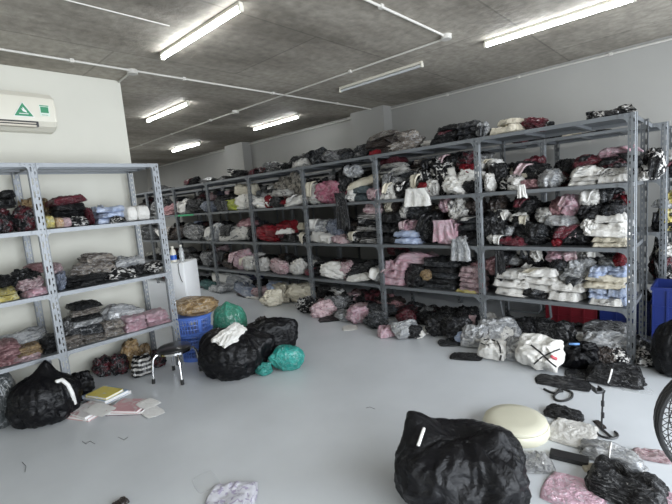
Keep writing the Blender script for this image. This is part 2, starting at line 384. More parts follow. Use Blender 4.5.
def jbox(x, y, label):
    MBx = MB().lathe([(.05, 0), (.05, -.035), (.045, -.04), (.001, -.04)], n=20)
    tag(MBx.build('junction_box', M['pvc'], smooth=True, loc=(x, y, H)), label, 'junction box')
jbox(-1.92, 3.74, 'round white junction box where two conduits meet on the ceiling')
jbox(-4.27, 1.88, 'round white junction box on the ceiling near the wall corner')
jbox(onz(235, 112, H-.02).x, 3.77, 'round white junction box halfway along the rack-side conduit')
# ------------------------------------------------------------------ air conditioner
def air_conditioner():
    p0 = onx(53, 133, XW); y1 = p0.y; y0 = y1-.86; zb, zt = 2.345, 2.665
    r = empty('air_conditioner', (XW, y0, zb), 0, 'white wall air conditioner with a green triangle sticker, above the pale rack', 'air conditioner')
    W = y1-y0; Hh = zt-zb
    prof = [(0, 0), (.1, 0), (.17, .035), (.2, .075), (.205, .2), (.19, .28), (.16, Hh), (0, Hh)]
    m = MB(); m.prism([(x, 0, z) for x, z in prof], (0, W, 0))
    es = [e for e in m.bm.edges if abs(e.verts[0].co.y-e.verts[1].co.y) < 1e-6 and (e.verts[0].co.x > .05 or e.verts[1].co.x > .05)]
    bmesh.ops.bevel(m.bm, geom=es, offset=.018, segments=3, affect='EDGES')
    m.build('body', M['white_plastic'], r, smooth=True, ang=25)
    d = MB().box((.1, .03, .028), (.198, W-.15, .072)); d.build('outlet', M['black_plastic'], r)
    MB().box((.15, .035, .022), (.205, W-.17, .04), bev=.004).box((.18, .035, .048), (.207, W-.17, .058), bev=.003).build('louver', simple('beige_louver', (.55, .5, .42), .5), r)
    gm = simple('sticker_green', (.02, .22, .1), .5); wm = M['paper']
    x = .207
    def tri(cy, cz, s, xx): return [(xx, cy-s, cz-s*.75), (xx, cy+s, cz-s*.75), (xx, cy, cz+s*.9)]
    cy, cz = W-.25, .16
    st = MB().prism(tri(cy, cz, .078, x-.001), (.0015, 0, 0)).build('sticker', wm, r)
    MB().prism(tri(cy, cz, .068, x), (.0015, 0, 0)).build('green_triangle', gm, st)
    z_ = x+.0015
    wing = [(z_, cy-.004, cz-.012), (z_, cy+.026, cz-.022), (z_, cy+.02, cz-.004), (z_, cy+.012, cz+.004), (z_, cy+.004, cz+.018), (z_, cy-.004, cz+.024), (z_, cy-.002, cz+.008), (z_, cy-.014, cz+.012)]
    MB().prism(wing, (.001, 0, 0)).box((z_, cy-.034, cz-.034), (z_+.001, cy+.034, cz-.028)).build('white_bird_mark', wm, st)
    s2 = MB().box((x-.001, W-.13, .12), (x+.0005, W-.055, .215)).build('sticker', simple('pale_label', (.62, .7, .62), .6), r)
    MB().box((x, W-.127, .205), (x+.001, W-.058, .213)).box((x, W-.122, .148), (x+.001, W-.062, .2)).build('green_panel', gm, s2)
    MB().box((x, W-.118, .128), (x+.001, W-.07, .132)).build('text_line', simple('label_ink', (.1, .2, .12), .6), s2)
air_conditioner()
# ------------------------------------------------------------------ soft goods
def soft_mesh(name, seed, n=12, e=(4, 4, 3), fold=.16, freq=1.5, wob=.12, layers=0, sag=0, gauss=(), crease=None, bottom=-.92):
    """a crumpled soft body filling the unit box: x, y in -.5 ... .5, z in 0 ... 1"""
    rnd = random.Random(seed); off = Vector((rnd.uniform(-50, 50), rnd.uniform(-50, 50), rnd.uniform(-50, 50)))
    bm = bmesh.new(); bmesh.ops.create_cube(bm, size=2)
    bmesh.ops.subdivide_edges(bm, edges=bm.edges[:], cuts=n, use_grid_fill=True)
    ax = Vector((rnd.uniform(.5, 1), rnd.uniform(-.5, .5), rnd.uniform(-.3, .3)))
    for v in bm.verts:
        p = v.co.copy()
        k = (abs(p.x)**e[0]+abs(p.y)**e[1]+abs(p.z)**e[2])**(1/((e[0]+e[1]+e[2])/3))
        q = p/k if k > 0 else p
        d = q.normalized()
        c = q*freq+off; c2 = c+ax*noise.noise(c*1.3)*.6
        rd = noise.ridged_multi_fractal(c2, .9, 2.1, 4, 1.0, 2.0)*.35-.35
        lw = noise.noise(c*.7+Vector((9, 3, 1)))
        hi = noise.noise(c*3.3)*.5
        vd = noise.voronoi(c2*1.5+Vector((hi, -hi, hi))*.4)[0]
        q = q+d*(fold*rd*.55+wob*lw+fold*.3*hi-fold*1.0*min(.8, vd[1]-vd[0])*(1 if not layers else .6))
        for (gx, gy, gz), amp, sg in gauss:
            dd = (d-Vector((gx, gy, gz)).normalized()).length
            q += Vector((gx, gy, gz)).normalized()*amp*math.exp(-(dd/sg)**2)
        if crease: q = crease(q, d, c)
        if layers:
            t = (q.z*.5+.5)*layers+noise.noise(Vector((c.x*.8, c.y*.8, 0)))*.45
            g = abs(math.sin(math.pi*t))**.5
            hz = Vector((d.x, d.y, 0))
            q += hz*(-.09*(1-g))+hz*noise.noise(Vector((off.x, off.y, math.floor(t)*7.3)))*.1
        if q.z < bottom: q.z = bottom-.02*(q.z-bottom)
        v.co = q
    lo = [min(v.co[i] for v in bm.verts) for i in range(3)]; hi_ = [max(v.co[i] for v in bm.verts) for i in range(3)]
    for v in bm.verts:
        v.co = Vector(((v.co.x-lo[0])/(hi_[0]-lo[0])-.5, (v.co.y-lo[1])/(hi_[1]-lo[1])-.5, (v.co.z-lo[2])/(hi_[2]-lo[2])))
    bmesh.ops.recalc_face_normals(bm, faces=bm.faces)
    me = bpy.data.meshes.new(name); bm.to_mesh(me); bm.free()
    me.polygons.foreach_set('use_smooth', [True]*len(me.polygons))
    return me
def packet_mesh(name, seed, n=18, lay=1, puff=.5, rag=1):
    """a flat wrapped garment: pinched crumpled edges, puffed middle, sharp wrinkles; lay = folds showing at the rim"""
    rnd = random.Random(seed); o = Vector((rnd.uniform(-50, 50), rnd.uniform(-50, 50), rnd.uniform(-50, 50)))
    skx, sky, tw = rnd.uniform(-.25, .25), rnd.uniform(-.15, .15), rnd.uniform(-.25, .25)
    bm = bmesh.new(); rows = []
    def ridg(p): return 1-2*abs(noise.noise(p))
    N = n*2+1
    top = [[None]*N for _ in range(N)]; bot = [[None]*N for _ in range(N)]
    for i in range(N):
        for j in range(N):
            x, y = i/n-1, j/n-1
            r = max(abs(x), abs(y)); sx = x*(1-.12*y*y)+.1*rag*noise.noise(Vector((y*2.2, x*.5, 0))+o); sy = y*(1-.1*x*x)+.12*rag*noise.noise(Vector((x*2.4, y*.5, 5))+o)
            env = max(0, 1-r**4)**puff
            p = Vector((x*1.6, y*1.6, 0))+o; wv = Vector((noise.noise(p*.8), noise.noise(p*.8+Vector((7, 7, 7))), 0))
            w1 = ridg(p*1.1+wv*.9); w2 = ridg(p*2.4+wv*1.5); lw = noise.noise(p*.6)
            h = env*(.72+.34*lw+.3*(w1-.4)+.15*(w2-.4))+tw*x*.35+.12*w1*(1-env)
            lo = -.12*env+tw*x*.28
            top[i][j] = bm.verts.new((sx+skx*.4*y, sy+sky*.4*x, max(h, lo+.05))); 
            bot[i][j] = bm.verts.new((sx+skx*.4*y, sy+sky*.4*x, lo-.02)) 
    for i in range(N-1):
        for j in range(N-1):
            bm.faces.new((top[i][j], top[i+1][j], top[i+1][j+1], top[i][j+1])); bm.faces.new((bot[i][j], bot[i][j+1], bot[i+1][j+1], bot[i+1][j]))
    edge = [(i, 0) for i in range(N)]+[(N-1, j) for j in range(1, N)]+[(i, N-1) for i in range(N-2, -1, -1)]+[(0, j) for j in range(N-2, 0, -1)]
    K = 3*lay+1
    rings = [[top[i][j] for i, j in edge]]
    for k in range(1, K):
        t = k/K; ring = []
        for i, j in edge:
            a, c = top[i][j].co, bot[i][j].co; q = a.lerp(c, t)
            g = abs(math.sin(math.pi*(t*lay+.25*noise.noise(Vector((q.x*2, q.y*2, 0))+o))))
            d = Vector((q.x, q.y, 0)).normalized(); q = q+d*(.09*g-.05+.1*rag*noise.noise(Vector((q.x*3, q.y*3, math.floor(t*lay)*5.1))+o)); ring.append(bm.verts.new(q))
        rings.append(ring)
    rings.append([bot[i][j] for i, j in edge])
    for r0, r1 in zip(rings, rings[1:]):
        for k in range(len(edge)):
            k2 = (k+1) % len(edge); bm.faces.new((r0[k], r1[k], r1[k2], r0[k2]))
    return unit(bm, name)
def unit(bm, name):
    lo = [min(v.co[i] for v in bm.verts) for i in range(3)]; hi_ = [max(v.co[i] for v in bm.verts) for i in range(3)]
    for v in bm.verts: v.co = Vector(((v.co.x-lo[0])/(hi_[0]-lo[0])-.5, (v.co.y-lo[1])/(hi_[1]-lo[1])-.5, (v.co.z-lo[2])/(hi_[2]-lo[2])))
    bmesh.ops.recalc_face_normals(bm, faces=bm.faces)
    me = bpy.data.meshes.new(name); bm.to_mesh(me); bm.free(); me.polygons.foreach_set('use_smooth', [True]*len(me.polygons)); return me
def hang_mesh(name, seed):
    """a garment hanging over an edge: pleated sheet with a ragged hem"""
    rnd = random.Random(seed); o = Vector((rnd.uniform(-50, 50), 3, 1)); bm = bmesh.new(); nx, nz = 22, 20; F_, B_ = [], []
    for i in range(nx+1):
        fc, bc = [], []
        for k in range(nz+1):
            x, z = i/nx*2-1, k/nz
            wv = .2*noise.noise(Vector((x*2.6, z*.5, 0))+o)+.07*math.sin(x*9+3*noise.noise(Vector((x, z, 2))+o))
            xx = x*(.72+.28*(1-z)+.12*noise.noise(Vector((z*2, x, 4))+o)); zz = z-(1-z)*.16*noise.noise(Vector((x*2.2, 0, 9))+o)
            y = wv*(1.1-z*.7)-.35*(z**3)
            fc.append(bm.verts.new((xx, y-.3, zz))); bc.append(bm.verts.new((xx, y+.1, zz)))
        F_.append(fc); B_.append(bc)
    for i in range(nx):
        for k in range(nz):
            bm.faces.new((F_[i][k], F_[i+1][k], F_[i+1][k+1], F_[i][k+1])); bm.faces.new((B_[i][k], B_[i][k+1], B_[i+1][k+1], B_[i+1][k]))
    for i in range(nx): bm.faces.new((F_[i][0], B_[i][0], B_[i+1][0], F_[i+1][0])); bm.faces.new((F_[i][nz], F_[i+1][nz], B_[i+1][nz], B_[i][nz]))
    for k in range(nz): bm.faces.new((F_[0][k], F_[0][k+1], B_[0][k+1], B_[0][k])); bm.faces.new((F_[nx][k], B_[nx][k], B_[nx][k+1], F_[nx][k+1]))
    return unit(bm, name)
SM = {
 'wrap': [packet_mesh('wrapped', 10+i, 12, (1, 2, 3)[i % 3], (.45, .6, .5)[i % 3]) for i in range(8)],
 'fold': [packet_mesh('folded', 30+i, 9, 2+i % 2, .22) for i in range(5)],
 'lump': [soft_mesh('crumpled', 50+i, 18, (2.6, 2.4, 1.7), .5, 1.5+.2*i, .3) for i in range(7)],
 'roll': [soft_mesh('rolled', 70+i, 12, (6, 2.2, 2.2), .1, 1.6, .06, bottom=-.97) for i in range(2)],
 'hang': [hang_mesh('hanging', 80+i) for i in range(4)],
 'flat': [packet_mesh('flat_packet', 90+i, 14, 1, .35, .35) for i in range(4)],
}
def sleeve_mesh(name, seed):
    """a loose sleeve or hem spilling over the front of a garment, in the garment's own unit box"""
    rnd = random.Random(seed); o = Vector((rnd.uniform(-50, 50), 2, 4)); x0 = rnd.uniform(-.48, .15); wd = rnd.uniform(.22, .5); z0 = rnd.uniform(.55, 1.0); dr = rnd.uniform(.3, .6); skew = rnd.uniform(-.3, .3)
    bm = bmesh.new(); n = 10; A, B = [], []
    for i in range(n+1):
        ca, cb = [], []
        for k in range(n+1):
            u, t = i/n, k/n; nz = noise.noise(Vector((u*3, t*1.5, 0))+o)
            x = x0+wd*(u*(1-.3*t)+.15*t)+skew*t+.06*nz; y = -.2-.34*min(1, t*2.2)**.6-.07*nz-.03*math.sin(u*8); z = z0+.05*(1-t)-dr*max(0, t-.25)*1.33*(1+.3*noise.noise(Vector((u*2.5, 0, 7))+o))
            ca.append(bm.verts.new((x, y, z+.03))); cb.append(bm.verts.new((x, y+.05, z-.03)))
        A.append(ca); B.append(cb)
    for i in range(n):
        for k in range(n):
            bm.faces.new((A[i][k], A[i+1][k], A[i+1][k+1], A[i][k+1])); bm.faces.new((B[i][k], B[i][k+1], B[i+1][k+1], B[i+1][k]))
    for i in range(n): bm.faces.new((A[i][n], A[i+1][n], B[i+1][n], B[i][n])); bm.faces.new((A[i][0], B[i][0], B[i+1][0], A[i+1][0]))
    for k in range(n): bm.faces.new((A[0][k], A[0][k+1], B[0][k+1], B[0][k])); bm.faces.new((A[n][k], B[n][k], B[n][k+1], A[n][k+1]))
    bmesh.ops.recalc_face_normals(bm, faces=bm.faces)
    me = bpy.data.meshes.new(name); bm.to_mesh(me); bm.free(); me.polygons.foreach_set('use_smooth', [True]*len(me.polygons)); return me
SLV = [sleeve_mesh('sleeve', 600+i) for i in range(10)]
NM = {'wrap': ('wrapped_garment', 'wrapped garment'), 'fold': ('folded_garment', 'folded garment'), 'lump': ('crumpled_garment', 'crumpled garment'),
      'roll': ('rolled_garment', 'rolled garment'), 'hang': ('hanging_garment', 'garment hanging'), 'flat': ('flat_packet', 'flat packet')}
ITEMS = []
class Ctx: pass
def ctx(kind, name, plane, dep, levels, bays, step):
    c = Ctx(); c.kind, c.name, c.plane, c.dep, c.levels, c.bays, c.step = kind, name, plane, dep, levels, bays, step; return c
C_LONG = ctx('x', 'long rack', Y1, D1, ZL, X0, BAY)
C_REAR = ctx('x', 'rear rack', Y2, D2, ZL, X2, BAY3)
C_WALL = ctx('y', 'wall rack', XA, DA, ZL, YA, BAY2)
RND = random.Random(4)
def world_box(c, u0, u1, v0, v1, off):
    um, vm = (u0+u1)/2, (v0+v1)/2
    if c.kind == 'x':
        y = c.plane+off; a, b = ony(u0, vm, y).x, ony(u1, vm, y).x; z1, z0 = ony(um, v0, y).z, ony(um, v1, y).z
    else:
        x = c.plane-off; a, b = onx(u0, vm, x).y, onx(u1, vm, x).y; z1, z0 = onx(um, v0, x).z, onx(um, v1, x).z
    return min(a, b), max(a, b), z0, z1
def goods(c, table):
    for line in table.strip().splitlines():
        t = line.split('#')[0].split()
        if not t: continue
        u0, u1, v0 = map(float, t[:3]); snap = t[3] == 's'; keys = t[4].split('/'); style = t[5]
        off = float(t[6]) if len(t) > 6 else (.03 if snap else .09); dp = float(t[7]) if len(t) > 7 else None
        nlay = 1
        if style[-1].isdigit(): nlay = int(style[-1]); style = style[:-1]
        if snap:
            # bottom rests on the shelf (or floor) just under the item's top
            um = (u0+u1)/2
            zt = world_box(c, u0, u1, v0, v0+1, off)[3]
            lv = max([z for z in list(c.levels)+[0.0] if z < zt-.01])
            a, b, _, z1 = world_box(c, u0, u1, v0, v0+10, off); z0 = lv
        else:
            a, b, z0, z1 = world_box(c, u0, u1, v0, float(t[3]), off)
            lv = max([z for z in list(c.levels)+[0.0] if z < (z0+z1)/2 and z < z0+.09] or [0.0])
            if z0 < lv: z0 = lv
        if style == 'hang': lv = min(c.levels, key=lambda z: abs(z-z1+.03))
        for k in range(nlay):
            h = (z1-z0)/nlay
            d = dp or (RND.uniform(.25, .32) if style in ('fold', 'wrap') else RND.uniform(.2, .28))
            if style == 'hang': d = .08
            d = min(d, c.dep-.03-off) if lv > 0 and style != 'hang' else d
            j = .12*(b-a) if nlay > 1 else 0
            ITEMS.append(dict(c=c, a=a+RND.uniform(-j, j)*.5, b=b+RND.uniform(-j, j)*.5, z0=z0+h*k, z1=z0+h*(k+1)+.006, lv=lv, key=keys[k % len(keys)], style=style, off=off, d=d))
# ---- the long rack.  columns: left, right, top, bottom (s = stands on its shelf), colour, form [, set-back, depth]
goods(C_LONG, '''
482 500 128 s bk wrap .2
488 520 125 s cr fold
494 519 118 125 cr fold
516 541 117 s ma wrap .1
538 550 121 s bk wrap .2
584 604 111 s bw flat .02 .2
598 629 106 s bk flat .03 .3
# top shelf, second bay
360 392 146 s br wrap .05
362 393 138 147 br fold .05
364 391 132 139 tp wrap .1
384 416 131 s tp lump .06
396 415 134 s br wrap .2
413 427 141 s wh wrap .3
426 454 137 s bk fold .05
430 456 131 138 bk fold .05
434 455 125 131 bk fold .07
455 476 121 s ch fold3 .05
473 485 122 s si lump .04 .15
484 500 128 s bk wrap .3
# top shelf, third bay
286 303 155 s bk lump .1
289 304 159 s wp fold .04
304 322 149 s ch wrap .1
318 338 150 s gr lump .05
332 352 149 s ch wrap .1
348 373 144 s ch lump .12
352 372 148 s gr wrap .05
368 378 150 156 re flat .0 .1
# top shelf, farther bays
276 284 163 s bk lump .1
259 271 162 s gr lump .2
245 259 168 s mb wrap .1
227 244 170 s bk lump .1
214 228 176 s bk wrap .1
196 214 178 s gr wrap .08
183 194 178 s bk lump .1
150 168 186 s ch wrap .1
# second shelf, corner bay
481 490 174 s wh lump .02
484 504 163 s bk lump .15
483 497 159 168 wh lump .18
496 517 176 s bw wrap .05
506 520 178 s wh lump .02
500 530 166 s cr wrap .22
518 536 180 s dp wrap .03
513 546 163 s bk wrap .2
515 539 157 s ma wrap .33
535 560 170 s si wrap .05
542 566 173 s mb wrap .12
552 575 160 s bk lump .25
566 599 177 s wh fold2 .02
567 601 166 177 wh wrap .06
595 627 175 s wh fold .02
598 627 168 176 wp wrap .05
570 599 155 166 ma wrap .1
592 628 153 169 mb wrap .12
594 627 147 157 pk wrap .15
618 627 150 165 bk lump .2
# second shelf, second bay
377 402 176 s gr fold .05
377 401 163 177 wp wrap3 .1
377 399 157 164 ma flat .25
380 394 182 s wh lump .02
378 395 194 s wh fold .01
391 413 180 s bk lump .02
394 412 171 182 ch wrap .15
408 426 171 s bw lump .08
414 424 183 s re lump .0 .15
420 432 181 s wh lump .03
424 444 157 178 bw wrap .2
430 452 163 s bw wrap .16
440 460 153 175 bk wrap .25
452 472 152 172 mb lump .2
455 468 164 174 re lump .1
436 464 177 s wh wrap .03
450 477 170 s wh wrap .06
457 478 180 s bk wrap .03
470 482 159 170 wh lump .2
402 428 190 207 wh hang -.04
404 428 186 s wh fold .0
# second shelf, third bay
303 320 184 s wh wrap .05
310 337 182 s ro lump .02
318 331 181 190 ro lump .05
333 347 166 s bk lump .1
339 353 165 178 si lump .06
334 346 195 232 bk hang -.05
344 354 188 s wh lump .03
342 353 195 s wh wrap .0
345 373 178 187 cr wrap .05
350 366 186 s sl fold2 .02
364 377 188 s pk lump .0
# second shelf, fourth bay
251 264 198 s wh lump .02
262 268 196 s re lump .03
255 267 191 199 si wrap .12
262 290 189 197 wp wrap .08
266 281 197 s bk wrap .04
277 290 197 s re wrap .05
282 302 195 s wh wrap .03
268 286 178 s tw lump .2
279 301 173 s tw lump .16
# second shelf, fifth to seventh bay
221 236 200 s li lump .02
211 224 198 s bk lump .03
230 247 194 s wh lump .05
232 250 184 196 cr wrap .1
238 251 195 s wp lump .02
198 210 202 s bg lump .03
185 200 199 s bk lump .05
174 188 200 s wp lump .04
163 176 204 s dp lump .03
148 164 200 s gr lump .05
131 148 204 s br lump .05
# third shelf, corner bay
482 504 213 s bk lump .03
489 504 211 221 wh wrap .1
484 502 195 213 br wrap .2
509 535 197 216 bk wrap .18
516 525 186 199 wh hang -.04
507 523 214 227 wh lump .1
510 521 217 228 bk lump .05
498 512 227 237 si wrap .05
483 499 233 s wh wrap .02
497 522 235 s ma wrap .02
507 547 224 s bk wrap .06
523 542 226 242 ch wrap .02
532 549 209 224 wp lump .1
545 563 198 218 dp wrap .12
555 575 196 217 pk wrap .1
545 573 216 227 si wrap .05
546 592 224 s bk wrap .05
568 592 230 246 bk lump .1
551 559 240 s re lump .0 .15
577 601 189 207 wh lump .1
590 620 184 204 bk lump .15
606 626 194 208 mb lump .12
576 600 205 222 bk wrap .04
599 624 203 217 ch wrap .06
578 594 219 236 wh wrap .02
591 624 215 s wh fold4 .06
586 626 228 238 wh wrap .02
588 626 238 s cr fold2 .01
# third shelf, second bay
379 400 213 s bk fold3 .04
381 389 202 213 cr lump .1
384 396 203 214 br wrap .15
395 403 205 219 wp lump .08
397 414 222 233 pk wrap .04
389 418 231 s lb fold2 .01
404 426 205 221 ch lump .15
412 434 212 s bk wrap .06
420 440 206 224 br wrap .2
431 454 222 244 pk hang -.03
433 455 220 s pk fold .0
435 445 197 207 pk lump .08
446 464 199 221 wp lump .08
462 479 198 216 br wrap .12
454 480 217 s ch/bk/ch fold4 .04
449 468 241 262 si hang -.05
449 467 236 s si fold .0
# third shelf, third bay
304 325 221 234 si lump .08
322 340 219 238 bg lump .05
305 328 232 s wh wrap .02
327 344 235 s pp wrap .02
342 355 223 234 br lump .08
342 356 230 s bw lump .02
354 374 214 s st/bk/st/bk/st fold5 .03
359 376 203 216 pp lump .06
# third shelf, fourth bay and beyond
252 276 227 s re lump .02
269 292 222 s re wrap .1
274 287 228 235 wh wrap .05
277 296 234 s bk wrap .03
293 304 224 232 cr wrap .1
294 303 231 s bw wrap .02
202 222 225 s si lump .03
217 245 226 s wp wrap .05
234 247 219 228 dp wrap .1
244 252 229 s bk lump .05
178 202 225 s gr lump .05
160 180 228 s br lump .05
136 160 226 s ch lump .06
# lowest shelf, corner bay
485 498 259 276 dp lump .1
493 503 247 282 bk hang .02
492 527 272 s wh fold3 .02
519 557 270 293 wh fold3 .05
514 526 247 256 wh lump .2
516 542 249 266 bk lump .22
529 539 248 263 wh wrap .15
520 547 290 s bk wrap .02
544 572 251 266 pk wrap .15
547 568 260 273 ch wrap .1
563 594 260 281 si lump .1
571 590 249 260 wp wrap .15
547 582 283 s wh fold2 .02
558 582 273 290 si lump .08
585 608 289 s lb fold3 .03
606 626 290 s lb fold2 .03
588 626 300 s wh fold .0
580 626 276 290 cr fold2 .03
586 608 268 279 lb fold2 .04
604 626 267 278 lb fold2 .06
596 616 260 271 si wrap .12
612 625 255 268 re lump .06
598 624 247 259 ch wrap .18
# lowest shelf, second bay
381 404 278 s pk fold .0
380 403 270 279 pk fold .0
382 404 261 271 pk fold .02
394 437 254 265 pk wrap .12
383 402 247 257 ma lump .3
398 422 267 s bk lump .01
403 424 264 276 bk wrap .1
419 428 271 281 tn lump .0 .12
420 457 262 s ch/bk/ch/bk fold5 .04
424 458 258 266 ch wrap .12
446 480 261 274 ch wrap .15
456 480 268 s pp fold5 .02
453 477 291 s ye fold .0
466 480 264 272 dp wrap .1
# lowest shelf, third bay and beyond
318 343 264 s wh lump .02
337 349 263 s pp lump .06
342 370 265 s bk lump .08
345 368 275 s wh wrap .01
363 381 268 s si wrap .02
303 320 268 s bk lump .04
262 286 261 s pp lump .02
284 301 261 s wh lump .03
293 303 262 s bk lump .1
251 263 259 s wh lump .03
230 246 251 s pk lump .05
240 250 257 s wh lump .02
213 233 254 s br lump .05
194 210 252 s gr lump .05
183 196 254 s bk lump .05
''')
# ---- over the open end of the long rack
goods(C_LONG, '''
637 662 149 s bw lump .3 .3
637 648 172 s wh wrap .2 .3
''')
# ---- heaped on the floor under the long rack
goods(C_LONG, '''
380 397 303 s dp lump .25
388 413 309 s mb lump .2
408 434 316 s bk lump .05
418 447 311 s mb lump .3
432 456 311 s bk lump .12
450 472 310 s bk lump .1
312 342 289 s bw lump .25
313 336 302 s pp lump .02
333 348 296 s gr fold2 .15
342 372 297 s bk lump .25
347 367 306 s pp lump .02
338 353 311 s ch lump .0
361 387 307 s ch lump .05
370 386 297 s dp wrap .3
345 359 292 s ma lump .45
260 277 284 s lb wrap .15
266 284 285 s cr lump .1
283 304 286 s cr lump .08
260 273 299 s cr lump .0
270 284 299 s cr lump .0
294 303 302 s bw lump .0
298 308 293 s ma lump .2
300 314 299 s bw lump .05
216 242 275 s si lump .15
228 252 285 s bg wrap .05
247 263 289 s pp lump .05
246 259 297 s wh wrap .0
234 252 296 s mb wrap .0
238 254 269 s nv lump .3
196 212 281 s tl lump .05
205 222 286 s si wrap .0
180 198 282 s bk lump .1
''')
# ---- the rear rack, seen past the end of the long rack and over its shelves
goods(C_REAR, '''
509 525 137 s ma wrap .03
523 562 133 s bk wrap .03
560 577 132 s cr wrap .02
576 606 131 s bk wrap .02
655 676 192 s ye wrap .02
651 676 200 209 si wrap .02
650 664 213 s bk lump .02
651 667 236 s bw lump .03
660 680 246 258 wh wrap .05
650 674 257 s mb lump .02
652 676 270 282 bw wrap .02
652 678 222 235 bk wrap .02
664 684 205 220 ch wrap .02
652 680 160 s bk wrap .02
655 680 150 161 wp wrap .03
''')
# ---- the wall rack
goods(C_WALL, '''
-4 19 205 208 bk fold .02
-4 18 198 206 bk fold .02
-2 18 190 198 bk fold .03
-6 18 208 s mb wrap .02
17 38 206 s mb wrap .02
22 37 198 208 tn fold .2
38 54 197 s tn fold2 .28
45 57 216 s ye roll .01 .3
56 66 218 s pe roll .01 .3
63 73 218 s pp roll .01 .3
52 90 208 s bk fold2 .2
53 90 203 210 bk fold .08
53 88 195 204 ma wrap .08
70 93 216 s bw wrap .02
91 99 207 s ma wrap .06
96 112 205 s lb fold .3
98 132 206 s lb fold3 .08
114 130 216 s bw wrap .01
127 139 207 s wh roll .02
137 152 206 s wh roll .03
# third shelf
-4 21 289 s ye fold2 .01
-6 14 277 289 bk wrap .05
11 42 271 s bk wrap .1
33 51 264 274 dp wrap .12
21 49 279 291 pp wrap .03
24 53 289 s pk fold .01
52 64 264 275 pp wrap .1
56 68 273 s bg wrap .03
62 76 280 s bk wrap .05
68 112 274 s bk fold2 .03
76 122 262 275 tp wrap .1
86 117 254 265 tp lump .12
108 136 268 s bw wrap .03
130 152 266 s bk wrap .03
148 167 263 s bw wrap .03
114 147 257 269 si wrap .15
# lowest shelf
-8 22 344 s dp fold3 .02
12 46 356 s pp fold2 .01
16 46 347 357 tn fold2 .03
-4 50 334 346 si wrap .2
43 66 338 s bk fold3 .05
60 88 338 s tp fold2 .02
84 108 335 s tp fold2 .02
66 88 318 339 gr wrap .1
70 106 325 336 ch wrap .08
72 106 304 326 si/bk/tp/bk fold4 .06
104 128 322 s tp fold2 .02
103 147 306 322 si wrap .18
126 150 317 s pk fold3 .01
148 173 312 s pk fold3 .01
112 140 312 324 gr wrap .2
''')
FILL = {0: (.45, .85, .8, .85, .8, .75, .75, .7), 1: (.85, .9, .6, .62, .6, .7, .7, .6), 2: (.7, .75, .4, .5, .6, .6, .6, .5), 3: (.35, .4, .5, .5, .5, .4, .4, .3)}
FC = ['bk']*9+['ch']*4+['br']*3+['gr']*2+['mb']*2+['nv']*2+['bw']*3+['si']*2+['wp']*2+['dp', 'wh', 'pp']
fr = random.Random(77)
for lev, fs in FILL.items():
    zb = (ZL+[0.0])[lev+1]; gap = ((ZL+[0.0])[lev]-zb)*.94
    for bay, f in enumerate(fs):
        x = X0-bay*BAY-.05; xe = X0-(bay+1)*BAY+.05
        while x > xe+.12:
            w0 = min(fr.uniform(.2, .36), x-xe); z = zb; tgt = gap*f*fr.uniform(.75, 1.05)
            while z < zb+tgt-.05:
                h = fr.uniform(.08, .17)
                if z > zb+.12 or lev < 3 or True:
                    ITEMS.append(dict(c=C_LONG, a=x-w0*1.12, b=x+w0*.05, z0=z, z1=min(z+h, zb+gap), lv=zb, key=fr.choice(FC), style=fr.choice(['wrap', 'lump', 'wrap', 'fold']), off=fr.uniform(.27, .31), d=fr.uniform(.28, .32)))
                z += h*.92
            x -= w0
BAYN = ['corner bay', 'second bay', 'third bay', 'fourth bay', 'fifth bay', 'sixth bay', 'seventh bay', 'eighth bay', 'ninth bay', 'tenth bay']
SHN = {0: 'rack top', 1: 'second shelf', 2: 'third shelf', 3: 'lowest shelf'}
ORD = ['first', 'second', 'third', 'fourth', 'fifth', 'sixth', 'seventh', 'eighth', 'ninth', 'tenth', 'eleventh', 'twelfth', 'thirteenth', 'fourteenth', 'fifteenth']
def where(it):
    c = it['c']; m = (it['a']+it['b'])/2
    sh = 4 if it['lv'] < .1 else min(range(4), key=lambda i: abs(c.levels[i]-it['lv']))
    bay = max(0, min(9, int((c.bays-m)/c.step))) if c.kind == 'x' else (0 if m < c.bays else 1)
    return sh, bay
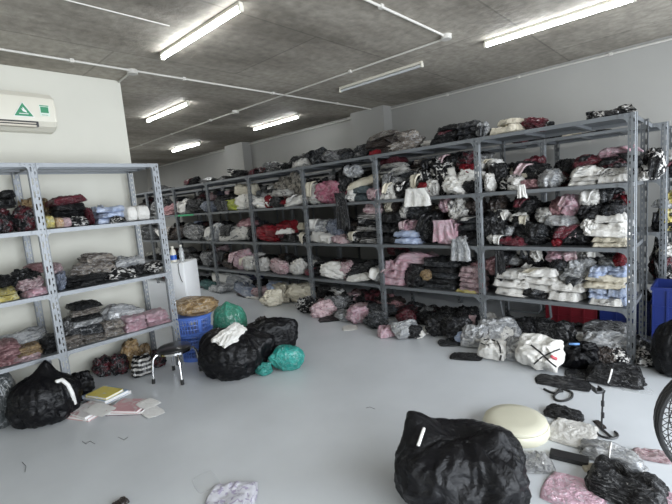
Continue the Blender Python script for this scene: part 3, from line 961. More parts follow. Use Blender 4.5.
# close gaps: let a piece settle on what lies beneath it
for it in ITEMS:
    if it['style'] == 'hang' or it['z0'] <= it['lv']+.004: continue
    top = it['lv']
    for o in ITEMS:
        if o is it or o['c'] is not it['c'] or o['style'] == 'hang' or o['z0'] >= it['z0']-.002 or o['lv'] != it['lv']: continue
        ov = min(it['b'], o['b'])-max(it['a'], o['a'])
        if ov > .25*(it['b']-it['a']): top = max(top, min(o['z1'], it['z0']+.02))
    if top < it['z0']-.004: it['z0'] = top-.004 if top > it['lv'] else top
def label_items():
    groups = {}
    for it in ITEMS:
        it['sh'], it['bay'] = where(it); groups.setdefault((it['c'].name, it['sh'], it['bay'], it['key'], it['style']), []).append(it)
    for (cn, sh, bay, key, st), g in groups.items():
        word = CM[key][0]; noun = NM[st][1]
        if cn == 'wall rack': place = 'on %s of pale rack, %s' % (SHN[sh] if sh < 4 else 'floor', ['near bay', 'stool bay'][bay])
        elif sh == 4: place = 'on floor below %s, %s' % (BAYN[bay], cn)
        elif sh == 0: place = 'on top of the %s, %s' % (cn, BAYN[bay])
        else: place = ('over the edge of %s, %s, %s' if st == 'hang' else 'on %s, %s, %s') % (SHN[sh], BAYN[bay], cn)
        sgn = -1 if cn != 'wall rack' else 1
        g.sort(key=lambda i: sgn*(i['a']+i['b']))
        cl = []
        for it in g:
            m = (it['a']+it['b'])/2
            for c_ in cl:
                m0 = (c_[0]['a']+c_[0]['b'])/2
                if abs(m-m0) < .3*(c_[0]['b']-c_[0]['a']): c_.append(it); break
            else: cl.append([it])
        for ci, c_ in enumerate(cl):
            c_.sort(key=lambda i: i['z0'])
            for li, it in enumerate(c_):
                pre = ''
                if len(c_) > 1: pre = 'lowest' if li == 0 else 'topmost' if li == len(c_)-1 else ORD[li]+'-lowest'
                post = ''
                if len(cl) > 1: post = (', %s from near post' % (ORD[ci]) if len(c_) == 1 else ' in %s pile from near post' % ORD[ci])
                if post and len((pre+' '+word+' '+noun+post+' '+place).split()) > 16: post = post.replace(' from near post', '')
                if len((pre+' '+word+' '+noun+post+' '+place).split()) > 16: place = place.replace('on floor below', 'below')
                if len((pre+' '+word+' '+noun+post+' '+place).split()) > 16: place = place.replace(', long rack', '')
                it['label'] = ' '.join((pre+' '+word+' '+noun+post+' '+place).split())
                assert len(it['label'].split()) <= 16, it['label']
for it in ITEMS:
    c = it['c']; st = it['style']; r = RND
    wd, h, d = it['b']-it['a'], max(.02, it['z1']-it['z0']), it['d']
    m = (it['a']+it['b'])/2
    jig = {'fold': .1, 'wrap': .25, 'lump': .3, 'roll': .05, 'hang': .03, 'flat': .2}[st]
    rz = r.uniform(-jig, jig); sl = r.uniform(-.2, .2) if st in ('wrap', 'lump') else 0
    if c.kind == 'x': loc = (m, c.plane+it['off']+d/2, it['z0']); rot = (0, sl, rz)
    else: loc = (c.plane-it['off']-d/2, m, it['z0']); rot = (0, sl, R_(90)+rz)
    name = NM[st][0]
    if st == 'hang': h = it['z1']-it['z0']
    pool = SM['lump'] if st == 'wrap' and h > .5*wd else SM[st]
    grow = 1.2 if st in ('wrap', 'lump') else 1.04
    it['obj'] = o = link(name, r.choice(pool), CM[it['key']][1], None, loc, rot, (wd*grow, d, h*1.05))
    ALT = {'bk': 'bk bk ch bw wh ma pp gr bk', 'bw': 'wh bk bk cr', 'ch': 'bk gr bk wp', 'ma': 'bk ma wh', 'mb': 'ma bk re wh', 'br': 'bk br tp', 'gr': 'gr wp bk', 'nv': 'bk wh lb', 'wh': 'wh wh cr wp', 'si': 'si wh ch', 'pk': 'pk pp', 'wp': 'wh bk'}
    if it['key'] in ALT and c is not C_WALL and h > .045 and st != 'hang' and r.random() < (.3 if st == 'fold' else .6):
        link('sleeve', r.choice(SLV), CM[r.choice(ALT[it['key']].split())][1], o)
# ------------------------------------------------------------------ things on the floor
from mathutils.bvhtree import BVHTree
FH = Vector((-math.sin(YAW), math.cos(YAW), 0)); RH = Vector((math.cos(YAW), math.sin(YAW), 0))
def away(P): return Vector((P[0], P[1], 0)).normalized()
def face_yaw(P): a = away(P); return math.atan2(-a.x, a.y)
def height_at(C, u, v):
    n = away(C); d = ray(u, v); t = (Vector(C)-E0).dot(n)/d.dot(n); return (E0+d*t).z
def spot(u0, u1, v0, v1, dep):
    """stand a body of that outline and depth on the floor: centre, width, height"""
    P = onz((u0+u1)/2, v1, 0); w_ = (u1-u0)*depth(P)/F; C = P+FH*dep/2
    return C, w_*(1+dep*.25/depth(P)), max(.012, height_at(C, (u0+u1)/2, v0))
def heap(name, label, cat, mat, mesh, box, dep, rot=0, group=None, z=0, h=None):
    C, w_, hh = spot(*box, dep)
    for _ in range(2):
        du = (box[0]+box[1])/2-pix((C.x, C.y, hh/2))[0]; C = C+RH*du*depth(C)/F/math.cos(YAW-face_yaw(C))
    o = link(name, mesh, mat, None, (C.x, C.y, z), (0, 0, face_yaw(C)+rot), (w_, dep, h or hh))
    return tag(o, label, cat, group)
def flat(name, label, cat, mat, box, h=.03, rot=0, mesh=None, group=None, z=0, grow=1):
    """a flat piece: its near and far edge both lie on the floor"""
    u0, u1, v0, v1 = box; um = (u0+u1)/2
    A, B = onz(um, v1, z), onz(um, v0, z+h); C = (A+B)/2; dep = (B-A).length; w_ = (u1-u0)*depth(C)/F
    return tag(link(name, mesh or RND.choice(SM['flat']), mat, None, (C.x, C.y, z), (0, 0, face_yaw(C)+rot), (w_*grow, max(.05, dep)*grow, h)), label, cat, group)
def bvh(o):
    Mx = Matrix.LocRotScale(o.location, o.rotation_euler, o.scale)
    return BVHTree.FromPolygons([Mx @ v.co for v in o.data.vertices], [list(p.vertices) for p in o.data.polygons])
def strap(o, pts, rad, mat, name='strap', label=None):
    """a band laid over the surface of a bundle"""
    t = bvh(o); out = []
    P = []
    for (u0, v0), (u1, v1) in zip(pts, pts[1:]):
        n = max(2, int(math.hypot(u1-u0, v1-v0)/2.5))
        P += [(u0+(u1-u0)*k/n, v0+(v1-v0)*k/n) for k in range(n)]
    P.append(pts[-1])
    for u, v in P:
        d = ray(u, v).normalized(); hit = t.ray_cast(E0, d)
        if hit[0] is not None: out.append(hit[0]-d*rad*.4)
    if len(out) < 3: return
    Mi = Matrix.LocRotScale(o.location, o.rotation_euler, o.scale).inverted()
    m = MB().tube(out, rad, 6).mesh(name, True)
    m.transform(Mi)
    s = link(name, m, mat, o)
    if label: s['label'] = label
CMs = {k: v[1] for k, v in CM.items()}
# --- big refuse bags
def pleats(q, d, c):
    a = math.atan2(d.y, d.x); z = d.z
    wv = noise.noise(c*1.2)*.5
    def ridge(k, m, o_): return 1-2*abs(noise.noise(Vector((math.cos(a)*k+wv, math.sin(a)*k-wv, z*m+o_))))
    s = .075*ridge(2.6, .9, 3)+.05*ridge(5.5, 1.6, 11)+.022*ridge(9, 5, 17)
    return q+d*s
def bag_mesh(seed, n, e, wob, gauss): return soft_mesh('refuse_bag', seed, n, e, .05, 1.2, wob, gauss=gauss, crease=pleats)
bag_front = bag_mesh(301, 60, (3.6, 3, 3), .1, [((-.46, .1, .9), .62, .26), ((.4, -.1, .9), .42, .24), ((.0, .1, 1), -.14, .25), ((.15, -.9, .5), -.16, .4)])
bag_low = bag_mesh(302, 40, (2.6, 2.6, 2.3), .14, [((.75, -.3, .35), .3, .3), ((-.5, 0, .6), .15, .5)])
bag_tied = bag_mesh(303, 40, (2.4, 2.4, 2.2), .14, [((.12, .1, 1), .6, .24)])
b = heap('refuse_bag', 'large open black refuse bag standing in front, with a white slip at its mouth', 'bag', M['bag'], bag_front, (391, 526, 419, 545), .5)
strap(b, [(424, 428), (421, 437), (418, 446)], .008, M['paper'], 'paper_slip', 'white paper slip')
b = heap('refuse_bag', 'bulging black refuse bag lying between the blue basket and the turquoise bag', 'bag', M['bag'], bag_low, (197, 276, 327, 384), .55)
bag_up = bag_mesh(304, 34, (2.6, 2.6, 2.2), .25, [((.6, -.2, .5), .2, .3)])
heap('black_bundle', 'black bundle of jackets in a bag, slumped over the bulging refuse bag', 'bag', M['bag'], bag_up, (236, 299, 318, 360), .3, .1)
def lay_on(o, name, label, cat, mat, mesh, u, v, wpx, hpx, thick, spin=0):
    d = ray(u, v).normalized(); hit, nrm, _, dist = bvh(o).ray_cast(E0, d)
    k = depth(hit)/F; zz = nrm; xx = (RH-zz*RH.dot(zz)).normalized(); yy = zz.cross(xx)
    Mr = Matrix((xx, yy, zz)).transposed() @ Matrix.Rotation(spin, 3, 'Z')
    return tag(link(name, mesh, mat, None, hit-zz*.01, Mr.to_euler(), (wpx*k, hpx*k/max(.35, abs(zz.dot(-d))), thick)), label, cat)
lay_on(b, 'draped_garment', 'white garment thrown over the bulging black refuse bag', 'garment', CMs['wh'], packet_mesh('draped', 305, 16, 1, .4, 1.6), 231, 335, 22, 27, .06, -.5)
if 0: heap('draped_garment', 'white garment thrown over the bulging black refuse bag', 'garment', CMs['wh'], soft_mesh('draped', 305, 20, (3, 3, 2), .3, 1.6, .2), (219, 246, 320, 346), .2, -.5, z=.0)
C, w_, hh = spot(254, 272, 316, 350, .2)
heap('cloth_scrap', 'brown cloth behind the black bundle', 'cloth', CMs['br'], SM['lump'][1], (252, 272, 316, 345), .25)
heap('plastic_bag', 'dark green plastic bag behind the blue basket', 'bag', M['green'], bag_mesh(306, 26, (2.4, 2.4, 2), .3, [((0, 0, 1), .3, .3)]), (212, 247, 301, 345), .3)
heap('plastic_bag', 'turquoise plastic bag on the floor beside the black bundle', 'bag', M['teal_bag'], bag_mesh(307, 28, (2.4, 2.4, 2), .3, [((-.8, -.3, .2), .3, .3)]), (268, 305, 344, 374), .25)
heap('plastic_bag', 'small turquoise bag corner tucked under the bulging refuse bag', 'bag', M['teal_bag'], SM['lump'][2], (254, 273, 362, 378), .16)
b = heap('refuse_bag', 'tied black refuse bag under the pale rack beside its post', 'bag', M['bag'], bag_tied, (9, 76, 364, 433), .45)
strap(b, [(56, 382), (62, 380), (68, 385), (72, 393), (75, 404)], .016, M['paper'], 'tape', 'white tape hanging from the bag')
heap('refuse_bag', 'smoky grey refuse bag at the frame edge beside the tied black bag', 'bag', M['bag_grey'], bag_mesh(308, 26, (2.4, 2.4, 2.2), .15, []), (-34, 13, 371, 437), .4)
heap('refuse_bag', 'black refuse bag at the frame edge behind the floor fan', 'bag', M['bag'], bag_mesh(309, 26, (2.4, 2.4, 2.2), .15, []), (657, 705, 322, 386), .35)
heap('dark_bag', 'dark bag standing behind the pale rack post', 'bag', M['bag'], SM['lump'][0], (70, 93, 371, 404), .2)
heap('gift_bag', 'red-and-black shiny bag on the floor, nearer the tied refuse bag', 'bag', CMs['mb'], SM['lump'][3], (92, 112, 357, 380), .2)
heap('gift_bag', 'red-and-black shiny bag on the floor, nearer the brown paper bags', 'bag', CMs['mb'], SM['lump'][4], (109, 129, 354, 378), .2)
heap('paper_bag', 'taller brown paper bag under the pale rack', 'bag', CMs['tn'], SM['lump'][5], (121, 141, 339, 371), .2)
heap('paper_bag', 'shorter brown paper bag under the pale rack, nearer the stool', 'bag', CMs['tn'], SM['lump'][1], (137, 153, 343, 368), .18)
heap('dark_bag', 'dark purple bag behind the black stool', 'bag', CMs['mb'], SM['lump'][2], (148, 166, 349, 370), .2)
heap('striped_bag', 'black-and-white striped bag beside the stool', 'bag', CMs['st'], SM['wrap'][0], (131, 152, 353, 378), .15)
# --- stool
def stool(u, v, label):
    P = onz(u, v, 0); r = empty('stool', P, .5, label, 'stool'); h = .27
    MB().lathe([(.001, h-.004), (.145, h-.004), (.15, h+.004), (.15, h+.022), (.135, h+.034), (.06, h+.04), (.001, h+.041)], n=32).build('seat', M['black_vinyl'], r, smooth=True)
    MB().lathe([(.145, h-.014), (.154, h-.014), (.154, h+.004), (.145, h+.004)], n=32).build('rim', M['chrome'], r, smooth=True)
    for k in range(4):
        a = math.pi/4+k*math.pi/2; c, s = math.cos(a), math.sin(a)
        pr = [(.06, h-.012), (.12, h-.012), (.165, h-.02), (.19, h-.05), (.2, h-.1), (.21, .03)]
        MB().tube([(c*x, s*x, z) for x, z in pr], .011, 8).build('leg', M['chrome'], r, smooth=True)
        MB().tube([(c*.209, s*.209, .045), (c*.212, s*.212, 0)], [.014, .016], 8).build('rubber_foot', M['rubber'], r, smooth=True)
stool(178, 377, 'low round black stool with chrome legs beside the blue basket')
# --- laundry baskets, cloth bag, white cabinet, bottles
blue = simple('blue_basket_plastic', (.09, .18, .55), .4)
def basket(P, z0, h, rb, rt, label):
    r = empty('laundry_basket', (P.x, P.y, z0), YAW, label, 'basket', None)
    rad = lambda t: rb+(rt-rb)*t
    m = MB()
    for k in range(36):
        a = 2*math.pi*k/36
        m.tube([(math.cos(a)*rad(t), math.sin(a)*rad(t), h*t) for t in (0, 1)], .0045, 4)
    for j in range(1, 8):
        t = j/8; m.tube([(math.cos(2*math.pi*k/36)*rad(t), math.sin(2*math.pi*k/36)*rad(t), h*t) for k in range(36)], .0045, 4, closed=True)
    m.build('lattice', blue, r)
    f = MB(); f.lathe([(.001, 0), (rb+.004, 0), (rb+.004, .03), (rb-.004, .03), (rb-.004, .006), (.001, .006)], n=36); f.build('bottom', blue, r)
    f = MB(); f.lathe([(rt-.006, h-.03), (rt+.005, h-.03), (rt+.02, h), (rt+.004, h+.004), (rt-.006, h)], n=36); f.build('rim', blue, r)
    for k in range(4):
        a0 = k*math.pi/2-.98; g = MB()
        pts = []
        for s_ in (0, 1):
            for t in ((0, 1) if s_ == 0 else (1, 0)):
                a = a0+.2*s_; pts.append((math.cos(a)*(rad(t)+.003), math.sin(a)*(rad(t)+.003), h*t))
        g.prism(pts, (math.cos(a0+.1)*.006, math.sin(a0+.1)*.006, 0)); g.build('band', blue, r)
PB = onz(193, 362, 0)+FH*.14
basket(PB, 0, .3, .145, .175, 'lower blue lattice laundry basket of the stacked two, behind the pale rack post')
basket(PB, .13, .34, .15, .185, 'upper blue lattice laundry basket of the stacked two, topped by a tan cloth bag')
tag(link('cloth_bag', soft_mesh('cloth_bag', 310, 20, (2.4, 2.4, 2), .18, 1.3, .2), CMs['tn'], None, (PB.x+RH.x*.03, PB.y+RH.y*.03, .46), (0, 0, YAW), (.5, .4, .19)), 'tan cloth bag lying on the stacked blue baskets', 'bag')
PW = onz(183, 340, 0)
zt = height_at(PW, 183, 262); wc = 22*depth(PW)/F
r = empty('cabinet', (PW.x, PW.y, 0), YAW-.15, 'white cabinet behind the blue baskets with two bottles on it', 'cabinet')
MB().box((-wc/2, 0, .02), (wc/2, .34, zt), bev=.012).build('body', M['bright_white'], r, smooth=True)
MB().box((-wc/2+.01, -.012, .05), (wc/2-.01, 0, zt-.02), bev=.005).build('door', M['bright_white'], r, smooth=True)
MB().tube([(wc*.28, .02, zt+.004), (wc*.27, -.016, zt-.01), (wc*.27, -.018, zt-.12), (wc*.33, -.018, zt-.2), (wc*.38, -.018, zt-.23)], .004, 6).build('cord', M['black_plastic'], r, smooth=True)
def bottle(u, v, h, rad, label, body, lab):
    C = PW+FH*.12; d = ray(u, v); t = (C-E0).dot(FH)/d.dot(FH); p = E0+d*t
    r = empty('bottle', (p.x, p.y, zt), 0, label, 'bottle')
    MB().lathe([(.001, 0), (rad, 0), (rad, h*.62), (rad*.85, h*.72), (rad*.4, h*.86), (rad*.4, h*.93), (.001, h*.93)], n=20).build('body', body, r, smooth=True)
    MB().lathe([(rad*.46, h*.9), (rad*.46, h), (.001, h)], n=16).build('cap', M['white_plastic'], r, smooth=True)
    if lab: MB().lathe([(rad+.001, h*.15), (rad+.002, h*.15), (rad+.002, h*.45), (rad+.001, h*.45)], n=20).build('label_band', lab, r, smooth=True)['label'] = 'blue label'
bottle(174, 262, .19, .036, 'white bottle with a blue label on the white cabinet', M['white_plastic'], simple('label_blue', (.02, .1, .45), .4))
bottle(182.5, 262, .2, .03, 'clear plastic bottle with a white cap on the white cabinet', simple('clear_bottle', (.6, .62, .62), .1, coat=.5, alpha=.5), None)
# --- papers and books beside the pale rack
def book(u, v, wd, dp, h, z, rot, mat, label, name='book'):
    P = onz(u, v, z); r = empty(name, (P.x, P.y, z), YAW+rot, label, 'book')
    MB().box((-wd/2+.004, -dp/2+.004, .003), (wd/2-.004, dp/2-.004, h-.003)).build('pages', M['paper'], r)
    MB().box((-wd/2, -dp/2, 0), (wd/2, dp/2, .003)).box((-wd/2, -dp/2, h-.003), (wd/2, dp/2, h)).box((-wd/2, -dp/2, .003), (-wd/2+.004, dp/2, h-.003)).build('cover', mat, r)
def paint(n, c, c2=None, sc=9): return cloth(n, c, c2, .35, coat=.4, rough=.4, bump=.15, scale=sc)
book(108, 397, .3, .24, .03, 0, -.45, paint('white_cover', (.6, .6, .6), (.1, .1, .1)), 'white book at the bottom of the floor stack beside the pale rack')
book(106, 396, .31, .22, .03, .031, -.5, paint('pale_blue_cover', (.38, .48, .62), (.6, .62, .65)), 'pale blue book in the floor stack under the yellow one')
book(105, 394, .24, .17, .02, .062, -.4, paint('yellow_cover', (.6, .5, .12), (.5, .48, .4)), 'yellow book on top of the floor stack')
book(88, 413, .27, .22, .025, 0, -.35, paint('pink_grey_cover', (.55, .3, .3), (.6, .55, .55)), 'pink-edged magazine lying nearest the tied refuse bag')
book(88, 411, .25, .2, .02, .026, -.5, paint('printed_white_cover', (.62, .6, .6), (.45, .3, .3)), 'printed white magazine lying on the pink-edged one')
flat('paper_sheet', 'blank white sheet hanging over the printed magazine', 'paper', M['paper'], (90, 110, 402, 417), .006, .5, z=.047)
book(131, 409, .3, .2, .03, 0, -.1, paint('dark_maroon_cover', (.08, .02, .03)), 'dark maroon book under the pink magazine')
book(130, 407, .27, .2, .02, .031, -.2, paint('pink_cover', (.62, .36, .38), (.65, .55, .55)), 'pink magazine on the dark maroon book')
flat('paper_sheet', 'white sheet sticking out from under the pink magazine', 'paper', M['paper'], (143, 161, 405, 418), .006, .3, z=.01)
flat('paper_sheet', 'white card on the pink magazine', 'paper', M['paper'], (139, 157, 398, 409), .006, .4, z=.052)
# --- seat cushion
P = onz(516, 446, 0); P = P+away(P)*.17; RC = .5*62*depth(P)/F
c = empty('stool_cushion', P, 0, 'cream round pouffe on the floor behind the open black bag', 'pouffe')
cream = simple('cream_vinyl', (.6, .58, .46), .38, coat=.15)
MB().lathe([(.001, 0), (RC*.97, 0), (RC, .015), (RC*1.0, .05), (RC*.96, .06)], n=48).build('base', cream, c, smooth=True)
MB().lathe([(RC*.9, .056), (RC*.95, .064), (RC*.94, .078), (RC*.87, .09), (RC*.6, .096), (.001, .098)], n=48).build('top', cream, c, smooth=True)
# --- phone stand and cable
P = onz(610, 437, 0); st = empty('phone_stand', P, YAW, 'slim black phone stand with a half-ring foot near the floor fan', 'stand')
k = depth(P)/F
MB().tube([(math.cos(a)*.055, math.sin(a)*.055+.03, .007) for a in [R_(x) for x in range(-200, 21, 15)]][::-1], .007, 8).tube([(-.0, -.025, .007), (.0, .085, .007)], .007, 8).build('foot', M['black_plastic'], st, smooth=True)
hs = height_at(P+FH*.08, 612, 395)
MB().tube([(.0, .08, .004), (.004, .08, hs*.45), (.012, .08, hs)], .0055, 8).build('pole', M['black_plastic'], st, smooth=True)
for z_ in (hs*.4, hs*.72): MB().tube([(.008, .08, z_-.016), (.008, .08, z_+.016)], .0095, 10).build('joint', M['black_plastic'], st, smooth=True)
MB().tube([(.012, .08, hs), (.016, .075, hs+.018), (.004, .07, hs+.03), (-.02, .065, hs+.032)], .006, 8).build('arm', M['black_plastic'], st, smooth=True)
MB().box((-.055, .04, hs+.018), (-.015, .09, hs+.034), bev=.004).box((-.06, .042, hs+.034), (-.05, .088, hs+.055), bev=.003).box((-.02, .042, hs+.034), (-.012, .088, hs+.05), bev=.003).build('clamp', M['black_plastic'], st, smooth=True)
pts = [(544, 389), (550, 392), (556, 393), (560, 389), (566, 390), (572, 393), (571, 398), (563, 401), (556, 400), (554, 396), (558, 392), (564, 391)]
W = [onz(u, v, .006+.004*(i > 9)) for i, (u, v) in enumerate(pts)]
sm_ = []
for i in range(len(W)-1):
    p0, p1, p2, p3 = W[max(i-1, 0)], W[i], W[i+1], W[min(i+2, len(W)-1)]
    for t in (0, .25, .5, .75): sm_.append(.5*((2*p1)+(p2-p0)*t+(2*p0-5*p1+4*p2-p3)*t*t+(3*p1-p0-3*p2+p3)*t**3))
tag(MB().tube([p-sm_[0] for p in sm_], .0085, 8).build('cable', M['rubber'], smooth=True, loc=sm_[0]), 'thick black cable looped in a heart shape on the floor', 'cable')
LP_ = cloth('light_pink_film', (.84, .54, .64), (.88, .7, .78), .4, coat=.5, rough=.4, film=.16, bump=.9, scale=5)
SQ_ = packet_mesh('flat_packet', 350, 18, 1, .2, .15)
# --- packets spread over the floor in front
flat('flat_packet', 'white packet lying square in front of the pouffe', 'packet', CMs['wh'], (550, 593, 417, 447), .026, -.25, SQ_)
flat('wrapped_garment', 'small black wrapped garment just beyond the square white packet', 'garment', CMs['bk'], (545, 582, 402, 421), .06, -.2, SM['wrap'][1])
flat('film_bag', 'silvery crumpled film bag between the open black bag and the pink packet', 'packet', CMs['si'], (518, 552, 448, 474), .03, .3)
f = MB().box((-.5, -.5, 0), (.5, .5, 1), bev=.02).mesh('tray'); flat('flat_box', 'flat black box between the white and pink packets', 'box', M['black_plastic'], (552, 586, 452, 463), .025, -.08, f)
b = flat('wrapped_garment', 'grey film-wrapped garment at the foot of the phone stand', 'garment', CMs['si'], (580, 642, 438, 466), .07, -.1, SM['wrap'][2])
strap(b, [(612, 440), (610, 450), (609, 462)], .004, M['paper'], 'tie')
flat('wrapped_garment', 'large shiny black wrapped garment in the front corner beside the fan', 'garment', CMs['bk'], (590, 664, 457, 512), .1, -.25, SM['wrap'][5])
flat('flat_packet', 'pink packet at the bottom edge below the flat black box', 'packet', LP_, (546, 602, 473, 512), .024, -.2, SQ_)
flat('flat_packet', 'pink packet at the bottom edge nearest the fan', 'packet', LP_, (632, 692, 486, 520), .03, -.35, SQ_)
flat('flat_packet', 'pale pink packet tucked behind the shiny black one by the fan', 'packet', CMs['pp'], (636, 668, 447, 462), .03, .2)
flat('flat_packet', 'small cream packet beside the flat black box', 'packet', CMs['cr'], (583, 600, 461, 473), .02, .2)
flat('flat_packet', 'white patterned packet alone at the bottom edge', 'packet', paint('printed_film', (.66, .66, .72), (.4, .36, .5), 5), (205, 257, 478, 518), .035, -.35, SM['flat'][1])
flat('film_bag', 'scrap of clear film beside the lone patterned packet', 'packet', M['clear'], (194, 217, 470, 492), .02, .2)
flat('film_bag', 'scrap of clear film near the foot of the corner post', 'packet', M['clear'], (622, 650, 383, 393), .02, .1)
flat('flat_garment', 'black garment lying flat in front of the third post', 'garment', CMs['bk'], (450, 482, 351, 361), .03, -.1)
flat('flat_garment', 'black garment lying flat in front of the dark blue cloth', 'garment', CMs['bk'], (537, 588, 374, 389), .03, -.15)
flat('flat_garment', 'charcoal garment lying flat between black ones near the corner post', 'garment', CMs['ch'], (566, 594, 367, 379), .03, .1)
flat('brown_scrap', 'small curled brown scrap on the bare floor', 'scrap', CMs['br'], (596, 603, 419, 429), .012, .5)
# --- spilled in front of the corner bay
G = 'garments spilled in front of the long rack'
W_, L_, F_ = SM['wrap'], SM['lump'], SM['flat']
def lean(label, mat, mesh, box, thick, pitch, rot=0, group=None, name='wrapped_garment', dep=.2):
    """a garment leaning back on the pile, its lower edge on the floor"""
    C, w_, hh = spot(*box, dep)
    for _ in range(2):
        du = (box[0]+box[1])/2-pix((C.x, C.y, hh/2))[0]; C = C+RH*du*depth(C)/F/math.cos(YAW-face_yaw(C))
    p = R_(pitch); ln = max(.1, (hh-thick*math.cos(p))/math.sin(p)); n = Matrix.Rotation(face_yaw(C)+rot, 4, 'Z') @ Matrix.Rotation(p, 4, 'X')
    loc = Vector((C.x, C.y, ln/2*math.sin(p)))-(n.to_3x3() @ Vector((0, 0, thick*.3)))*0
    return tag(link(name, mesh, mat, None, loc, n.to_euler(), (w_, ln, thick)), label, 'garment', group)
PK = [packet_mesh('parcel', 340+i, 16, 1, .5, .8) for i in range(5)]
B_ = [soft_mesh('bundle', 320+i, 20, (3.4, 3, 2), .36, 1.3+.2*i, .22) for i in range(4)]
b = lean('white garment bundle with a black strap at the second post', CMs['wh'], PK[0], (478, 509, 335, 362), .13, 30, -.3, G)
strap(b, [(484, 340), (491, 338), (497, 341), (500, 347), (501, 356), (500, 360)], .007, M['strap'])
strap(b, [(481, 343), (485, 345), (489, 345)], .006, M['strap'])
lean('silvery film heap behind the strapped bundle at the second post', CMs['si'], PK[1], (478, 520, 312, 346), .16, 48, .2, G, dep=.3)
heap('wrapped_garment', 'white film-wrapped garment above the strapped bundle', 'garment', CMs['wp'], W_[3], (489, 517, 323, 346), .24, .3, G)
lean('silvery film-wrapped garment between the two strapped bundles', CMs['si'], PK[2], (504, 533, 331, 363), .14, 42, 0, G)
heap('mesh_bag', 'black mesh bag behind the second strapped bundle', 'bag', CMs['bk'], L_[1], (513, 538, 317, 342), .24, 0, G)
heap('wrapped_garment', 'long black garment behind the second strapped bundle', 'garment', CMs['bk'], W_[4], (533, 577, 319, 346), .25, -.35, G)
b = lean('white garment bundle with crossed black straps and a red print', CMs['wh'], PK[3], (517, 564, 329, 372), .15, 50, -.35, G)
strap(b, [(531, 345), (540, 352), (550, 362), (560, 370)], .007, M['strap']); strap(b, [(534, 364), (542, 357), (550, 353), (560, 349)], .006, M['strap'])
strap(b, [(551, 356), (554, 358), (557, 359)], .012, simple('red_print', (.5, .08, .1), .6), 'print', 'red print')
b = lean('black garment with a small blue label draped beside the crossed-strap bundle', M['bag'], PK[0], (559, 597, 335, 373), .16, 55, .1, G, 'draped_garment')
strap(b, [(569, 344), (574, 344), (579, 344)], .01, simple('blue_label', (.12, .25, .5), .5), 'label_patch', 'blue label')
lean('silvery film-wrapped garment just behind the draped black one', CMs['si'], PK[4], (584, 630, 327, 360), .14, 40, .1, G, dep=.3)
heap('crumpled_garment', 'dark brown crumpled garment beside the draped black one', 'garment', CMs['br'], L_[5], (592, 617, 349, 373), .2, 0, G)
heap('crumpled_garment', 'black-and-white crumpled garment at the foot of the corner post', 'garment', CMs['bw'], L_[0], (605, 627, 349, 373), .2, .4, G)
heap('wrapped_garment', 'charcoal wrapped garment just beyond the corner post', 'garment', CMs['ch'], W_[1], (630, 657, 338, 364), .3, .1, G)
heap('wrapped_garment', 'black-and-white wrapped garment beside the corner post, toward the fan', 'garment', CMs['bw'], W_[2], (632, 661, 350, 370), .25, .3, G)
b = heap('wrapped_garment', 'wide black wrapped garment with a pale tie in front of the corner post', 'garment', CMs['bk'], W_[6], (587, 642, 366, 390), .25, -.05, G)
strap(b, [(612, 369), (610, 377), (607, 386)], .006, M['paper'], 'tie')
# --- spilled in front of the second and third bays
heap('flat_packet', 'pink packet on the floor at the foot of the third post', 'packet', CMs['pk'], W_[0], (377, 394, 325, 339), .2, .2, G)
lean('silvery film-wrapped garment beside the pink packet', CMs['si'], PK[1], (390, 421, 316, 340), .12, 45, .4, G)
heap('crumpled_garment', 'black garment between the silvery film and white shoes', 'garment', CMs['bk'], L_[4], (404, 424, 325, 341), .2, 0, G)
heap('crumpled_garment', 'small white piece beside the black garment, nearer the third post', 'garment', CMs['wh'], L_[1], (413, 426, 330, 340), .14, 0, G)
heap('crumpled_garment', 'small white piece beside the pale blue scrap', 'garment', CMs['wh'], L_[3], (422, 434, 326, 336), .14, 0, G)
heap('crumpled_garment', 'narrow pale blue garment in the black heap under the second bay', 'garment', CMs['lb'], L_[5], (433, 444, 320, 336), .14, 0, G)
heap('wrapped_garment', 'large black wrapped heap in front of the second bay', 'garment', CMs['bk'], L_[0], (441, 474, 316, 344), .28, .3, G)
heap('crumpled_garment', 'pale blue garment low in front of the large black heap', 'garment', CMs['lb'], L_[2], (454, 469, 331, 346), .15, 0, G)
lean('silvery film-wrapped garment beside the strapped bundle, toward the third post', CMs['si'], PK[2], (460, 488, 320, 349), .13, 40, -.2, G)
for k_, box, m_, rt, lb in (('pp', (309, 339, 300, 319), 1, .2, 'pale-pink crumpled garment spilled before the third bay, nearest the fourth post'), ('bw', (295, 316, 297, 315), 3, 0, 'black-and-white crumpled garment spilled at the foot of the fourth post'),
        ('pk', (346, 371, 306, 326), 4, .3, 'pink crumpled garment spilled before the middle of the third bay'), ('ch', (362, 389, 310, 331), 2, 0, 'charcoal crumpled garment spilled before the third bay, nearest the third post'),
        ('si', (334, 353, 310, 323), 5, .4, 'silvery crumpled garment spilled between two pink ones'), ('gr', (322, 347, 295, 315), 0, .1, 'grey crumpled garment behind the spilled silvery one'),
        ('bk', (424, 450, 314, 339), 6, 0, 'black crumpled garment spilled before the second bay, between pale scraps'), ('wp', (468, 490, 331, 351), 3, .2, 'white-and-grey crumpled garment touching the strapped bundle at the second post'),
        ('ma', (397, 416, 309, 328), 1, .5, 'maroon crumpled garment behind the silvery film near the third post'), ('cr', (259, 284, 289, 308), 2, .1, 'cream crumpled garment spilled before the fourth bay')):
    heap('crumpled_garment', lb, 'garment', CMs[k_], L_[m_], box, .26, rt, G)
flat('flat_garment', 'charcoal garment lying flat in front of the large black heap', 'garment', CMs['ch'], (438, 467, 337, 347), .03, .1, group=G)
flat('flat_packet', 'small white packet on the bare floor before the third bay', 'packet', CMs['wh'], (342, 358, 324, 331), .02, 0, group=G)
flat('flat_garment', 'black garment lying flat before the third bay', 'garment', CMs['bk'], (318, 346, 314, 322), .03, 0, group=G)
